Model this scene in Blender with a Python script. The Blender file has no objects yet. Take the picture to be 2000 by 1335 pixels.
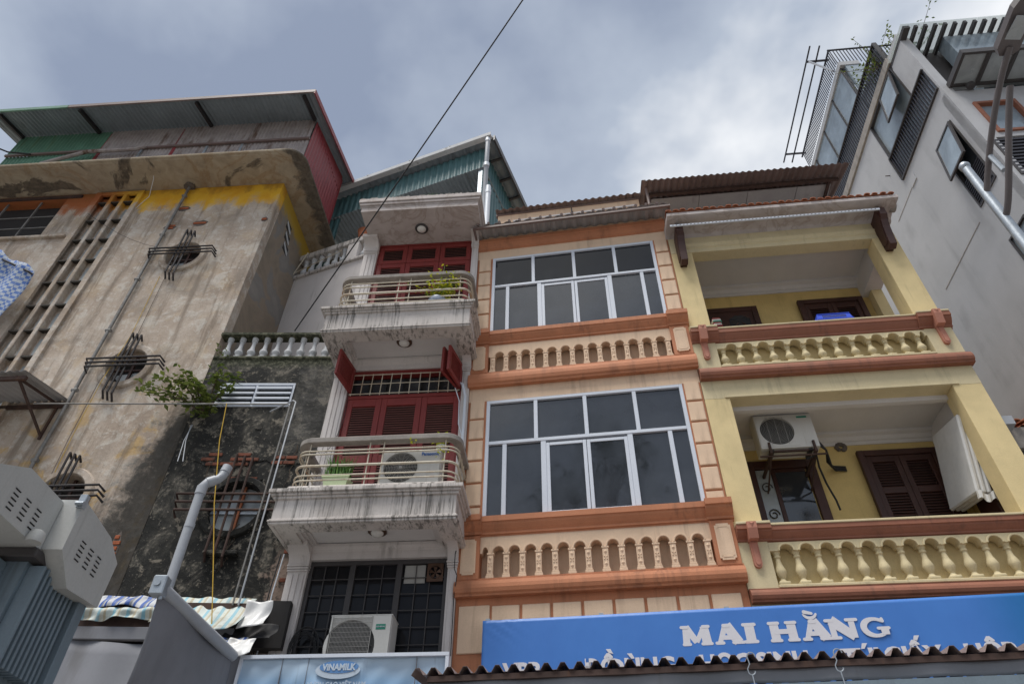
import bpy, bmesh, math, random
from mathutils import Vector, Matrix
from mathutils.geometry import tessellate_polygon
random.seed(7)
R = math.radians
S = bpy.context.scene
COL = S.collection

# ------------------------------------------------------------------ camera
cam = bpy.data.cameras.new('camera'); cam.lens = 24.0; cam.sensor_width = 36.0
cam.clip_start = 0.05; cam.clip_end = 3000
co = bpy.data.objects.new('camera', cam); COL.objects.link(co); S.camera = co
TH = R(42.7); RO = math.atan2(18, 1444)
fw = Vector((0, math.cos(TH), math.sin(TH))); u0 = Vector((0, -math.sin(TH), math.cos(TH))); r0 = Vector((1, 0, 0))
rt = r0*math.cos(RO) + u0*math.sin(RO); up = u0*math.cos(RO) - r0*math.sin(RO)
mm = Matrix((rt, up, -fw)).transposed().to_4x4(); mm.translation = (0, 0, 1.6)
co.matrix_world = mm

# ------------------------------------------------------------------ sky and sun
SUN_EL, SUN_AZ = 69.0, 218.0        # azimuth clockwise from +Y: high, behind the camera and to the left
w = bpy.data.worlds.new('World'); S.world = w; w.use_nodes = True
nt = w.node_tree; nt.nodes.clear()
def N(t, tree=None, **k):
    n = (tree or nt).nodes.new(t)
    for a, b in k.items(): setattr(n, a, b)
    return n
out = N('ShaderNodeOutputWorld'); bg = N('ShaderNodeBackground'); bg.inputs['Strength'].default_value = 0.1
sky = N('ShaderNodeTexSky', sky_type='NISHITA', sun_disc=False, sun_elevation=R(SUN_EL), sun_rotation=R(SUN_AZ), air_density=1.2, dust_density=2.0)
tc = N('ShaderNodeTexCoord'); mp = N('ShaderNodeMapping'); mp.inputs['Scale'].default_value = (1.0, 1.0, 1.5); mp.inputs['Location'].default_value = (9.1, 1.3, 2.7)
n1 = N('ShaderNodeTexNoise'); n1.inputs['Scale'].default_value = 1.5; n1.inputs['Detail'].default_value = 6; n1.inputs['Roughness'].default_value = 0.52
n1.inputs['Distortion'].default_value = 0.1
rp = N('ShaderNodeValToRGB'); rp.color_ramp.elements[0].position = 0.37; rp.color_ramp.elements[1].position = 0.61
rp.color_ramp.elements[0].color = (1.08, 1.28, 1.7, 1); rp.color_ramp.elements[1].color = (3.9, 3.95, 4.0, 1)
e = rp.color_ramp.elements.new(0.5); e.color = (1.85, 2.08, 2.45, 1)
mx = N('ShaderNodeMix', data_type='RGBA'); mx.inputs['Factor'].default_value = 0.93
L_ = nt.links.new
L_(tc.outputs['Generated'], mp.inputs['Vector']); L_(mp.outputs[0], n1.inputs['Vector']); L_(n1.outputs['Fac'], rp.inputs[0])
L_(sky.outputs[0], mx.inputs['A']); L_(rp.outputs[0], mx.inputs['B']); L_(mx.outputs['Result'], bg.inputs[0]); L_(bg.outputs[0], out.inputs[0])
sl = bpy.data.lights.new('sun', 'SUN'); sl.energy = 1.5; sl.angle = R(26); sl.color = (1.0, 0.965, 0.91)
so = bpy.data.objects.new('sun', sl); COL.objects.link(so)
sd = Vector((math.sin(R(SUN_AZ))*math.cos(R(SUN_EL)), math.cos(R(SUN_AZ))*math.cos(R(SUN_EL)), math.sin(R(SUN_EL))))
so.rotation_euler = sd.to_track_quat('Z', 'Y').to_euler(); so.location = (0, -5, 30)
vs = S.view_settings; vs.view_transform = 'Standard'; vs.look = 'None'; vs.gamma = 1; vs.exposure = 1.32; vs.use_curve_mapping = False
S.render.resolution_x = 1024; S.render.resolution_y = 683

# ------------------------------------------------------------------ materials
MATS = {}
def nodemat(name):
    m = bpy.data.materials.new(name); m.use_nodes = True
    t = m.node_tree; b = t.nodes['Principled BSDF']
    return m, t, b
def ramp(t, src, stops):
    r = t.nodes.new('ShaderNodeValToRGB'); el = r.color_ramp.elements
    while len(el) > len(stops): el.remove(el[-1])
    while len(el) < len(stops): el.new(0.5)
    for e_, (p, c) in zip(el, stops):
        e_.position = p; e_.color = c if len(c) == 4 else (*c, 1)
    t.links.new(src, r.inputs[0]); return r.outputs[0]
def coords(t, scale=(1, 1, 1), loc=(0, 0, 0), rnd=False):
    c = t.nodes.new('ShaderNodeTexCoord'); m = t.nodes.new('ShaderNodeMapping'); m.inputs['Scale'].default_value = scale; m.inputs['Location'].default_value = loc
    if rnd:
        oi = t.nodes.new('ShaderNodeObjectInfo'); ml = t.nodes.new('ShaderNodeVectorMath'); ml.operation = 'SCALE'; ml.inputs[0].default_value = (17, 9, 13)
        t.links.new(oi.outputs['Random'], ml.inputs['Scale']); ad = t.nodes.new('ShaderNodeVectorMath'); ad.operation = 'ADD'
        t.links.new(c.outputs['Object'], ad.inputs[0]); t.links.new(ml.outputs[0], ad.inputs[1]); t.links.new(ad.outputs[0], m.inputs['Vector'])
    else: t.links.new(c.outputs['Object'], m.inputs['Vector'])
    return m.outputs[0]
def noise(t, vec, scale, detail=5, rough=0.55, dist=0.0):
    n = t.nodes.new('ShaderNodeTexNoise'); n.inputs['Scale'].default_value = scale; n.inputs['Detail'].default_value = detail
    n.inputs['Roughness'].default_value = rough; n.inputs['Distortion'].default_value = dist; t.links.new(vec, n.inputs['Vector']); return n.outputs['Fac']
def mixc(t, fac, a, b, blend='MIX'):
    m = t.nodes.new('ShaderNodeMix'); m.data_type = 'RGBA'; m.blend_type = blend
    for s, v in (('Factor', fac), ('A', a), ('B', b)):
        i = m.inputs[s]
        if hasattr(v, 'links') or isinstance(v, bpy.types.NodeSocket): t.links.new(v, i)
        else: i.default_value = v if s == 'Factor' else (*v[:3], 1)
    return m.outputs['Result']
def mth(t, op, a, b=0.0, c=None):
    m = t.nodes.new('ShaderNodeMath'); m.operation = op
    for i, v in enumerate((a, b) if c is None else (a, b, c)):
        if isinstance(v, bpy.types.NodeSocket): t.links.new(v, m.inputs[i])
        else: m.inputs[i].default_value = v
    return m.outputs[0]
def mrange(t, v, a, b, c=0.0, d=1.0):
    m = t.nodes.new('ShaderNodeMapRange'); m.interpolation_type = 'SMOOTHSTEP'
    t.links.new(v, m.inputs['Value'])
    for i, x in enumerate((a, b, c, d)): m.inputs[i+1].default_value = x
    return m.outputs[0]
def sepxyz(t):
    c = t.nodes.new('ShaderNodeTexCoord'); s = t.nodes.new('ShaderNodeSeparateXYZ'); t.links.new(c.outputs['Object'], s.inputs[0]); return s.outputs
def bump(t, b, h, strength, dist=0.02):
    n = t.nodes.new('ShaderNodeBump'); n.inputs['Strength'].default_value = strength; n.inputs['Distance'].default_value = dist
    t.links.new(h, n.inputs['Height']); t.links.new(n.outputs[0], b.inputs['Normal'])
def M(name, col, rough=0.75, var=0.14, scale=2.2, bmp=0.25, bscale=60, dirt=None, damt=0.5, dscale=(9, 9, 0.7), metal=0.0, spec=0.4, rnd=False, spots=0.0, dth=0.52):
    """paint or plaster: cloudy tone, fine grain, optional run-down dirt streaks with a shape of their own"""
    if name in MATS: return MATS[name]
    m, t, b = nodemat(name)
    v = coords(t, rnd=rnd)
    a = noise(t, v, scale, 6, 0.6, 0.3)
    lo = tuple(c*(1-var*1.5) for c in col); hi = tuple(min(1, c*(1+var)) for c in col)
    c = ramp(t, a, [(0.3, lo), (0.55, col), (0.75, hi)])
    f = noise(t, v, bscale, 3, 0.6)
    c = mixc(t, 0.35, c, ramp(t, f, [(0.3, tuple(x*0.82 for x in col)), (0.7, hi)]))
    if dirt:
        sv = coords(t, dscale, rnd=rnd)
        s1 = noise(t, sv, 1.0, 5, 0.65, 0.2); s2 = noise(t, v, 1.3, 3, 0.5)
        fac = mth(t, 'MULTIPLY', mrange(t, s1, dth, dth+0.2), mrange(t, s2, 0.35, 0.7))
        c = mixc(t, mth(t, 'MULTIPLY', fac, damt), c, dirt)
    if spots:
        s3 = noise(t, v, 14, 4, 0.7)
        c = mixc(t, mth(t, 'MULTIPLY', mrange(t, s3, 0.62, 0.72), spots), c, tuple(x*0.35 for x in col))
    t.links.new(c, b.inputs['Base Color'])
    b.inputs['Roughness'].default_value = rough; b.inputs['Metallic'].default_value = metal; b.inputs['Specular IOR Level'].default_value = spec
    if bmp: bump(t, b, mth(t, 'ADD', f, mth(t, 'MULTIPLY', a, 0.7)), bmp, 0.006)
    MATS[name] = m; return m

M('orange', (0.46, 0.185, 0.092), 0.75, 0.17, bmp=0.4, bscale=90, dirt=(0.17, 0.075, 0.045), damt=0.65, dth=0.47, spots=0.12)
M('cream', (0.69, 0.505, 0.355), 0.8, 0.12, bmp=0.4, bscale=90, dirt=(0.36, 0.245, 0.17), damt=0.6, spots=0.13, dth=0.48)
M('yellow', (0.68, 0.545, 0.29), 0.8, 0.13, bmp=0.4, bscale=90, dirt=(0.27, 0.22, 0.12), damt=0.55, spots=0.12)
M('yellow_pale', (0.61, 0.52, 0.325), 0.75, 0.1, dirt=(0.22, 0.19, 0.12), damt=0.5, spots=0.15)
M('yellow_inner', (0.64, 0.475, 0.19), 0.75, 0.14, dirt=(0.3, 0.2, 0.05), damt=0.4)
M('terracotta_trim', (0.27, 0.105, 0.062), 0.7, 0.2, dirt=(0.08, 0.045, 0.035), damt=0.6)
M('white_plaster', (0.60, 0.56, 0.54), 0.8, 0.07, dirt=(0.18, 0.16, 0.14), damt=0.6)
M('white_inner', (0.64, 0.62, 0.61), 0.8, 0.06, spots=0.05)
M('white_pvc', (0.62, 0.66, 0.72), 0.4, 0.05, bmp=0.0)
M('alu', (0.60, 0.64, 0.71), 0.38, 0.05, bmp=0.0, spots=0.12, rnd=True)
M('red_paint', (0.21, 0.030, 0.026), 0.55, 0.15, dirt=(0.07, 0.02, 0.02), damt=0.4)
M('dark_wood', (0.055, 0.022, 0.016), 0.5, 0.3, dscale=(20, 20, 2), dirt=(0.02, 0.01, 0.01))
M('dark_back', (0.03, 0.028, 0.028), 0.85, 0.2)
M('black_iron', (0.025, 0.022, 0.024), 0.6, 0.3, dirt=(0.09, 0.04, 0.02), damt=0.5)
M('rust_iron', (0.06, 0.035, 0.028), 0.8, 0.4, scale=8, dirt=(0.13, 0.06, 0.03), damt=0.6)
M('rail_paint', (0.55, 0.50, 0.40), 0.6, 0.15, scale=12, dirt=(0.30, 0.14, 0.05), damt=0.9, dscale=(5, 5, 5), dth=0.46)
M('galv', (0.38, 0.42, 0.46), 0.42, 0.2, metal=0.5, scale=9)
M('pvc_grey', (0.36, 0.38, 0.41), 0.45, 0.08, spots=0.1)
M('concrete', (0.30, 0.275, 0.25), 0.9, 0.25, scale=5, bmp=0.5, dirt=(0.06, 0.055, 0.05), damt=0.8)
M('stone_bal', (0.50, 0.51, 0.52), 0.8, 0.15, dirt=(0.08, 0.08, 0.07), damt=0.7, dscale=(14, 14, 3), rnd=True)
M('grey_wall', (0.43, 0.435, 0.45), 0.85, 0.1, scale=0.9, dirt=(0.25, 0.25, 0.26), damt=0.5, spots=0.12, dscale=(1.2, 1.6, 0.25), dth=0.45)
M('slat_dark', (0.035, 0.035, 0.045), 0.5, 0.15, bmp=0)
M('frame_dark', (0.055, 0.05, 0.05), 0.5, 0.2, bmp=0)
M('tin_brown', (0.18, 0.13, 0.118), 0.55, 0.22, dirt=(0.04, 0.03, 0.03), damt=0.6, dscale=(3, 3, 3))
M('awning_tin', (0.27, 0.205, 0.185), 0.55, 0.25, dirt=(0.10, 0.07, 0.06), damt=0.6, dscale=(6, 2, 6))
M('tin_under', (0.36, 0.355, 0.36), 0.55, 0.15, dirt=(0.10, 0.085, 0.07), damt=0.7, dscale=(5, 1.5, 5))
M('tin_blue_under', (0.20, 0.235, 0.26), 0.6, 0.15, dirt=(0.06, 0.06, 0.06), damt=0.6, dscale=(5, 1.5, 5))
M('tin_green', (0.072, 0.155, 0.165), 0.5, 0.2, dirt=(0.03, 0.07, 0.075), damt=0.7, dscale=(6, 6, 0.8))
M('tin_green2', (0.11, 0.235, 0.165), 0.5, 0.25, dirt=(0.10, 0.13, 0.05), damt=0.6)
M('tin_rusty', (0.36, 0.32, 0.31), 0.65, 0.25, scale=4, dirt=(0.10, 0.05, 0.025), damt=0.95, dscale=(7, 7, 1.2), dth=0.45)
M('tin_red', (0.24, 0.035, 0.04), 0.5, 0.2, dirt=(0.10, 0.03, 0.03), damt=0.6)
M('tile', (0.33, 0.115, 0.055), 0.85, 0.25, scale=6, dirt=(0.08, 0.05, 0.04), damt=0.8, dscale=(6, 6, 6), rnd=True)
M('brick', (0.36, 0.105, 0.045), 0.9, 0.25, scale=12, bmp=0.6, rnd=True, dirt=(0.1, 0.06, 0.04), damt=0.6, dscale=(12, 12, 12))
M('brick_sooty', (0.19, 0.065, 0.038), 0.9, 0.35, scale=12, bmp=0.6, rnd=True, dirt=(0.03, 0.025, 0.02), damt=0.95, dscale=(9, 9, 9), dth=0.44)
M('mortar', (0.13, 0.11, 0.095), 0.95, 0.3, scale=9, bmp=0.8)
M('ac_white', (0.56, 0.55, 0.52), 0.45, 0.05, dirt=(0.24, 0.2, 0.15), damt=0.5, bmp=0.05)
M('ac_dark', (0.045, 0.045, 0.045), 0.6, 0.2)
M('grille', (0.34, 0.33, 0.31), 0.6, 0.1, bmp=0)
M('blue_plastic', (0.035, 0.09, 0.62), 0.4, 0.05, bmp=0)
M('foam', (0.70, 0.70, 0.69), 0.35, 0.06, bmp=0.5, bscale=14, dirt=(0.4, 0.36, 0.3), damt=0.5)
M('grey_enclosure', (0.45, 0.455, 0.44), 0.45, 0.06, dirt=(0.19, 0.19, 0.18), damt=0.5, bmp=0.08)
M('fin_blue', (0.155, 0.20, 0.235), 0.45, 0.1, bmp=0.05, dirt=(0.09, 0.11, 0.12), damt=0.6)
M('rubber', (0.02, 0.02, 0.022), 0.6, 0.2, bmp=0)
M('yellow_rope', (0.50, 0.32, 0.04), 0.8, 0.15, scale=20)
M('lamp_bronze', (0.10, 0.055, 0.035), 0.4, 0.3, bmp=0, metal=0.4)
M('lamp_glass', (0.70, 0.69, 0.66), 0.2, 0.05, bmp=0)
M('pink_stone', (0.44, 0.19, 0.13), 0.7, 0.15, dirt=(0.2, 0.09, 0.06), damt=0.5)
M('bark', (0.09, 0.065, 0.045), 0.9, 0.3, scale=12, bmp=0.6)
M('lamp_arm', (0.12, 0.105, 0.105), 0.5, 0.2, bmp=0.05)
M('white_print', (0.62, 0.62, 0.66), 0.55, 0.03, bmp=0)
M('blue_print', (0.03, 0.13, 0.42), 0.5, 0.05, bmp=0)
M('green_print', (0.02, 0.22, 0.15), 0.5, 0.05, bmp=0)
M('grey_cloth', (0.20, 0.205, 0.225), 0.85, 0.12, bmp=0.15, bscale=200, dirt=(0.10, 0.095, 0.09), damt=0.6, dscale=(3, 3, 0.6))
M('street_grey', (0.22, 0.21, 0.20), 0.9, 0.25, scale=0.6, bmp=0.5)
M('pave_grey', (0.33, 0.315, 0.30), 0.9, 0.2, scale=0.9, bmp=0.4)
M('curtain', (0.42, 0.28, 0.16), 0.9, 0.2, dscale=(25, 25, 0.3), dirt=(0.2, 0.12, 0.07))
M('beige_pot', (0.52, 0.60, 0.36), 0.45, 0.12, bmp=0)
M('blue_pot', (0.25, 0.29, 0.36), 0.4, 0.3, scale=14, bmp=0)
M('opposite', (0.16, 0.15, 0.14), 0.9, 0.15, scale=0.5)

def leafmat(name, a, b_, tr=0.25):
    m, t, b = nodemat(name)
    oi = t.nodes.new('ShaderNodeNewGeometry')
    c = ramp(t, oi.outputs['Random Per Island'], [(0.0, a), (1.0, b_)])
    t.links.new(c, b.inputs['Base Color']); b.inputs['Roughness'].default_value = 0.5
    b.inputs['Subsurface Weight'].default_value = 0.0
    tl = t.nodes.new('ShaderNodeBsdfTranslucent'); t.links.new(c, tl.inputs[0]); ms = t.nodes.new('ShaderNodeMixShader'); ms.inputs[0].default_value = tr
    o = t.nodes['Material Output']; t.links.new(b.outputs[0], ms.inputs[1]); t.links.new(tl.outputs[0], ms.inputs[2]); t.links.new(ms.outputs[0], o.inputs[0])
    MATS[name] = m
leafmat('leaf_dark', (0.05, 0.085, 0.015), (0.17, 0.21, 0.045))
leafmat('leaf_lime', (0.26, 0.32, 0.02), (0.55, 0.52, 0.03))
leafmat('leaf_grass', (0.05, 0.16, 0.02), (0.18, 0.34, 0.06))
leafmat('leaf_tree', (0.015, 0.03, 0.01), (0.05, 0.08, 0.02))

def glass(name, col, rough=0.04, wob=0.03, haze=0.0):
    m, t, b = nodemat(name); v = coords(t, (1, 1, 1))
    a = noise(t, v, 1.4, 4, 0.6, 0.6)
    c = ramp(t, a, [(0.3, tuple(x*0.7 for x in col)), (0.75, tuple(x*1.35 for x in col))])
    t.links.new(c, b.inputs['Base Color']); b.inputs['Specular IOR Level'].default_value = 0.65
    r_ = noise(t, v, 3, 4, 0.6); t.links.new(mrange(t, r_, 0.4, 0.75, rough, rough+0.12), b.inputs['Roughness'])
    bump(t, b, noise(t, v, 2.6, 2, 0.5), wob, 0.05)
    MATS[name] = m
glass('pane_dark', (0.006, 0.008, 0.012))
glass('pane_tint', (0.030, 0.034, 0.041))
MATS['pane_tint'].node_tree.nodes['Principled BSDF'].inputs['Specular IOR Level'].default_value = 1.0
MATS['pane_dark'].node_tree.nodes['Principled BSDF'].inputs['Specular IOR Level'].default_value = 0.35
glass('pane_blue', (0.24, 0.29, 0.33), 0.08)
glass('pane_frost', (0.33, 0.36, 0.37), 0.2)
glass('pane_room', (0.016, 0.016, 0.018), 0.03)
MATS['pane_room'].node_tree.nodes['Principled BSDF'].inputs['Specular IOR Level'].default_value = 0.18
M('slat_brown', (0.17, 0.062, 0.05), 0.55, 0.2)
M('cream_cast', (0.67, 0.49, 0.345), 0.75, 0.1, dirt=(0.30, 0.19, 0.12), damt=0.55, dscale=(14, 14, 3), rnd=True, spots=0.15)
M('yellow_cast', (0.60, 0.505, 0.305), 0.75, 0.12, dirt=(0.2, 0.16, 0.09), damt=0.6, dscale=(12, 12, 3), rnd=True, spots=0.2)
M('logo_blue', (0.10, 0.23, 0.47), 0.5, 0.1, bmp=0)
M('logo_white', (0.47, 0.55, 0.64), 0.5, 0.1, bmp=0)
M('pipe_dull', (0.21, 0.205, 0.195), 0.6, 0.3, scale=9, dirt=(0.10, 0.055, 0.03), damt=0.7, dscale=(4, 4, 4), metal=0.2)

# clear canopy glass: a real see-through pane
m, t, b = nodemat('canopy_glass'); b.inputs['Base Color'].default_value = (0.75, 0.85, 0.84, 1); b.inputs['Roughness'].default_value = 0.05
b.inputs['Alpha'].default_value = 0.38; MATS['canopy_glass'] = m

# weathered wall of the tall corner house
def wall_left():
    m, t, b = nodemat('wall_weathered'); v = coords(t); s = sepxyz(t)
    a = noise(t, v, 1.1, 8, 0.62, 0.5); a2 = noise(t, v, 3.1, 8, 0.68, 0.4); a3 = noise(t, v, 9, 6, 0.7); sv = coords(t, (5, 5, 0.45)); st = noise(t, sv, 1, 6, 0.65, 0.3)
    c = ramp(t, a, [(0.28, (0.28, 0.22, 0.17)), (0.43, (0.40, 0.325, 0.26)), (0.58, (0.47, 0.395, 0.325)), (0.72, (0.55, 0.48, 0.41))])
    c = mixc(t, mth(t, 'MULTIPLY', mrange(t, a2, 0.50, 0.60), 0.7), c, (0.56, 0.52, 0.46))                    # flaking lime
    c = mixc(t, mth(t, 'MULTIPLY', mrange(t, a3, 0.55, 0.64), 0.5), c, (0.64, 0.60, 0.55))
    a4 = noise(t, v, 30, 5, 0.7); c = mixc(t, mth(t, 'MULTIPLY', mrange(t, a4, 0.52, 0.66), 0.35), c, (0.24, 0.19, 0.145))
    lowz = mrange(t, s[2], 9.0, 6.8)
    ocf = mth(t, 'MULTIPLY', mrange(t, noise(t, coords(t, loc=(4, 2, 9)), 1.9, 7, 0.68, 0.5), 0.50, 0.64), mth(t, 'ADD', 0.2, mth(t, 'MULTIPLY', lowz, 0.75)))
    c = mixc(t, ocf, c, (0.50, 0.33, 0.13))                                                                  # old ochre wash
    c = mixc(t, mth(t, 'MULTIPLY', mrange(t, st, 0.48, 0.66), 0.7), c, (0.17, 0.13, 0.095))
    gr_ = noise(t, coords(t, loc=(9, 1, 4)), 0.8, 9, 0.7, 0.6); c = mixc(t, mth(t, 'MULTIPLY', mrange(t, gr_, 0.5, 0.68), 0.5), c, (0.19, 0.16, 0.13))                   # runs
    # band of intact yellow paint under the eave, torn lower edge
    zz = mth(t, 'ADD', s[2], mth(t, 'MULTIPLY', mth(t, 'SUBTRACT', a2, 0.5), 1.1)); zz = mth(t, 'ADD', zz, mth(t, 'MULTIPLY', mth(t, 'SUBTRACT', st, 0.5), 0.7))
    xm = mrange(t, s[0], -4.75, -4.5)
    yc = mixc(t, mrange(t, a, 0.35, 0.65), (0.60, 0.29, 0.012), (0.70, 0.42, 0.03))
    yc = mixc(t, mrange(t, s[0], -2.9, -4.0), yc, (0.33, 0.10, 0.03))
    c = mixc(t, mth(t, 'MULTIPLY', mrange(t, zz, 12.95, 13.5), mrange(t, mth(t, 'ADD', a3, mrange(t, zz, 12.9, 13.6)), 0.7, 0.95)), c, yc)
    c = mixc(t, mth(t, 'MULTIPLY', mrange(t, zz, 13.62, 13.95), 0.55), c, (0.22, 0.10, 0.02))
    # black damp creeping in from the low extension
    dx = mth(t, 'ADD', s[0], mth(t, 'MULTIPLY', mth(t, 'SUBTRACT', a2, 0.5), 1.5))
    dx = mth(t, 'SUBTRACT', dx, mth(t, 'MULTIPLY', mrange(t, s[2], 5.0, 9.2), 0.55))
    damp = mth(t, 'MULTIPLY', mrange(t, dx, -0.95, -0.50), mrange(t, s[2], 8.6, 7.6))
    c = mixc(t, mth(t, 'MULTIPLY', damp, 0.93), c, ramp(t, a3, [(0.38, (0.008, 0.008, 0.007)), (0.6, (0.025, 0.023, 0.019)), (0.75, (0.09, 0.08, 0.065))]))
    t.links.new(c, b.inputs['Base Color']); b.inputs['Roughness'].default_value = 0.92
    bump(t, b, mth(t, 'ADD', a2, mth(t, 'MULTIPLY', a3, 0.6)), 0.55, 0.03)
    MATS['wall_weathered'] = m
wall_left()
def wall_black():
    m, t, b = nodemat('wall_black'); v = coords(t); s = sepxyz(t)
    a = noise(t, v, 1.5, 8, 0.66, 0.7); a2 = noise(t, v, 4.5, 8, 0.7, 0.4); a3 = noise(t, v, 17, 5, 0.7); sv = coords(t, (6, 6, 0.7)); st = noise(t, sv, 1, 6, 0.65, 0.4)
    c = ramp(t, a, [(0.40, (0.006, 0.006, 0.005)), (0.52, (0.013, 0.013, 0.011)), (0.62, (0.045, 0.042, 0.035)), (0.74, (0.15, 0.135, 0.11))])
    c = mixc(t, mth(t, 'MULTIPLY', mrange(t, st, 0.47, 0.6), 0.75), c, (0.010, 0.010, 0.009))
    c = mixc(t, mth(t, 'MULTIPLY', mrange(t, a2, 0.57, 0.63), 0.8), c, (0.24, 0.21, 0.165))
    c = mixc(t, mth(t, 'MULTIPLY', mrange(t, a3, 0.60, 0.66), 0.45), c, (0.34, 0.31, 0.26))
    a5 = noise(t, coords(t, loc=(3, 7, 1)), 2.4, 9, 0.72, 0.8)
    c = mixc(t, mth(t, 'MULTIPLY', mrange(t, a5, 0.50, 0.62), 0.75), c, mixc(t, mrange(t, a3, 0.42, 0.6), (0.075, 0.07, 0.058), (0.23, 0.205, 0.165)))
    # grey render right of the louvre window and pinkish render low at the right edge
    g1 = mth(t, 'MULTIPLY', mrange(t, mth(t, 'ADD', s[0], mth(t, 'MULTIPLY', a2, 0.3)), -0.52, -0.36), mrange(t, s[2], 6.9, 7.5))
    c = mixc(t, mth(t, 'MULTIPLY', g1, 0.5), c, mixc(t, mrange(t, a2, 0.4, 0.6), (0.04, 0.039, 0.036), (0.12, 0.115, 0.107)))
    pk = mth(t, 'MULTIPLY', mrange(t, mth(t, 'ADD', s[0], mth(t, 'MULTIPLY', mth(t, 'SUBTRACT', a2, 0.5), 0.9)), -0.30, -0.2), mrange(t, s[2], 5.75, 5.35))
    c = mixc(t, mth(t, 'MULTIPLY', pk, 0.9), c, mixc(t, mrange(t, a3, 0.5, 0.66), (0.27, 0.20, 0.16), (0.06, 0.05, 0.04)))
    mg = mrange(t, mth(t, 'ADD', s[2], mth(t, 'MULTIPLY', a2, 0.25)), 8.78, 8.98)
    c = mixc(t, mth(t, 'MULTIPLY', mg, 0.8), c, mixc(t, mrange(t, a3, 0.45, 0.6), (0.03, 0.035, 0.015), (0.14, 0.14, 0.09)))
    t.links.new(c, b.inputs['Base Color']); b.inputs['Roughness'].default_value = 0.93
    bump(t, b, mth(t, 'ADD', a2, mth(t, 'MULTIPLY', a3, 0.5)), 0.7, 0.03)
    MATS['wall_black'] = m
wall_black()
def slab_mat():      # white balcony mouldings with black runs from the drip edges
    m, t, b = nodemat('slab_white'); v = coords(t); s = sepxyz(t)
    a = noise(t, v, 2.0, 6, 0.6); st = noise(t, coords(t, (17, 6, 0.8)), 1, 6, 0.7, 0.2); st2 = noise(t, coords(t, (45, 20, 1.6)), 1, 4, 0.7); big = noise(t, v, 1.4, 4, 0.6); a3 = noise(t, v, 26, 4, 0.7)
    c = ramp(t, a, [(0.3, (0.45, 0.41, 0.38)), (0.7, (0.60, 0.56, 0.53))])
    run = mth(t, 'MAXIMUM', mth(t, 'MULTIPLY', mrange(t, st, 0.50, 0.60), mrange(t, big, 0.33, 0.55)), mth(t, 'MULTIPLY', mrange(t, st2, 0.50, 0.64), mth(t, 'MULTIPLY', mrange(t, big, 0.40, 0.60), 0.85)))
    c = mixc(t, mth(t, 'MULTIPLY', run, 0.74), c, (0.05, 0.047, 0.04))
    c = mixc(t, mth(t, 'MULTIPLY', mrange(t, a3, 0.6, 0.7), 0.25), c, (0.15, 0.14, 0.12))
    t.links.new(c, b.inputs['Base Color']); b.inputs['Roughness'].default_value = 0.85; bump(t, b, a3, 0.3, 0.01)
    MATS['slab_white'] = m
slab_mat()
def soffit_mat():
    m, t, b = nodemat('eave_soffit'); v = coords(t)
    a = noise(t, v, 0.75, 7, 0.6, 0.9); a2 = noise(t, v, 3.3, 8, 0.68, 0.6); a3 = noise(t, v, 11, 5, 0.65)
    c = ramp(t, a2, [(0.3, (0.25, 0.20, 0.14)), (0.55, (0.36, 0.30, 0.215)), (0.75, (0.43, 0.37, 0.28))])
    ring = ramp(t, a, [(0.44, (0, 0, 0)), (0.47, (1, 1, 1)), (0.5, (0.15, 0.15, 0.15)), (0.56, (0, 0, 0))])
    c = mixc(t, mth(t, 'MULTIPLY', ring, 0.5), c, (0.24, 0.14, 0.06))
    c = mixc(t, mth(t, 'MULTIPLY', mrange(t, a, 0.57, 0.61), 0.9), c, ramp(t, a3, [(0.35, (0.05, 0.04, 0.03)), (0.7, (0.16, 0.125, 0.09))]))
    sx = sepxyz(t); cn = mrange(t, mth(t, 'ADD', sx[0], mth(t, 'MULTIPLY', mth(t, 'SUBTRACT', a2, 0.5), 0.9)), 0.25, 0.42)
    c = mixc(t, mth(t, 'MULTIPLY', cn, 0.85), c, ramp(t, a3, [(0.35, (0.03, 0.027, 0.023)), (0.7, (0.12, 0.10, 0.08))]))
    t.links.new(c, b.inputs['Base Color']); b.inputs['Roughness'].default_value = 0.92; bump(t, b, mth(t, 'ADD', a2, mrange(t, a, 0.57, 0.61)), 0.6, 0.03)
    MATS['eave_soffit'] = m
    m, t, b = nodemat('stained_white'); v = coords(t); a = noise(t, v, 1.5, 6, 0.6, 1.0); a2 = noise(t, v, 5, 6, 0.65)
    c = ramp(t, a2, [(0.3, (0.42, 0.375, 0.355)), (0.7, (0.52, 0.47, 0.45))])
    ring = ramp(t, a, [(0.45, (0, 0, 0)), (0.5, (1, 1, 1)), (0.53, (0.2, 0.2, 0.2)), (0.62, (0.05, 0.05, 0.05))])
    c = mixc(t, mth(t, 'MULTIPLY', ring, 0.55), c, (0.27, 0.21, 0.17))
    t.links.new(c, b.inputs['Base Color']); b.inputs['Roughness'].default_value = 0.85
    MATS['stained_white'] = m
soffit_mat()
def cloth_stripes(name, cols, axis, period, warm=0.3):
    m, t, b = nodemat(name); s = sepxyz(t); v = coords(t)
    a = noise(t, v, 5, 5, 0.6)
    p = mth(t, 'FRACT', mth(t, 'DIVIDE', s[axis], period))
    r = t.nodes.new('ShaderNodeValToRGB'); r.color_ramp.interpolation = 'CONSTANT'
    el = r.color_ramp.elements
    while len(el) < len(cols): el.new(0.5)
    for i, cc in enumerate(cols): el[i].position = cc[0]; el[i].color = (*cc[1], 1)
    t.links.new(p, r.inputs[0])
    c = mixc(t, mth(t, 'MULTIPLY', mrange(t, a, 0.5, 0.7), warm), r.outputs[0], (0.20, 0.15, 0.09))
    t.links.new(c, b.inputs['Base Color']); b.inputs['Roughness'].default_value = 0.6; bump(t, b, a, 0.3, 0.02)
    MATS[name] = m
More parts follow.
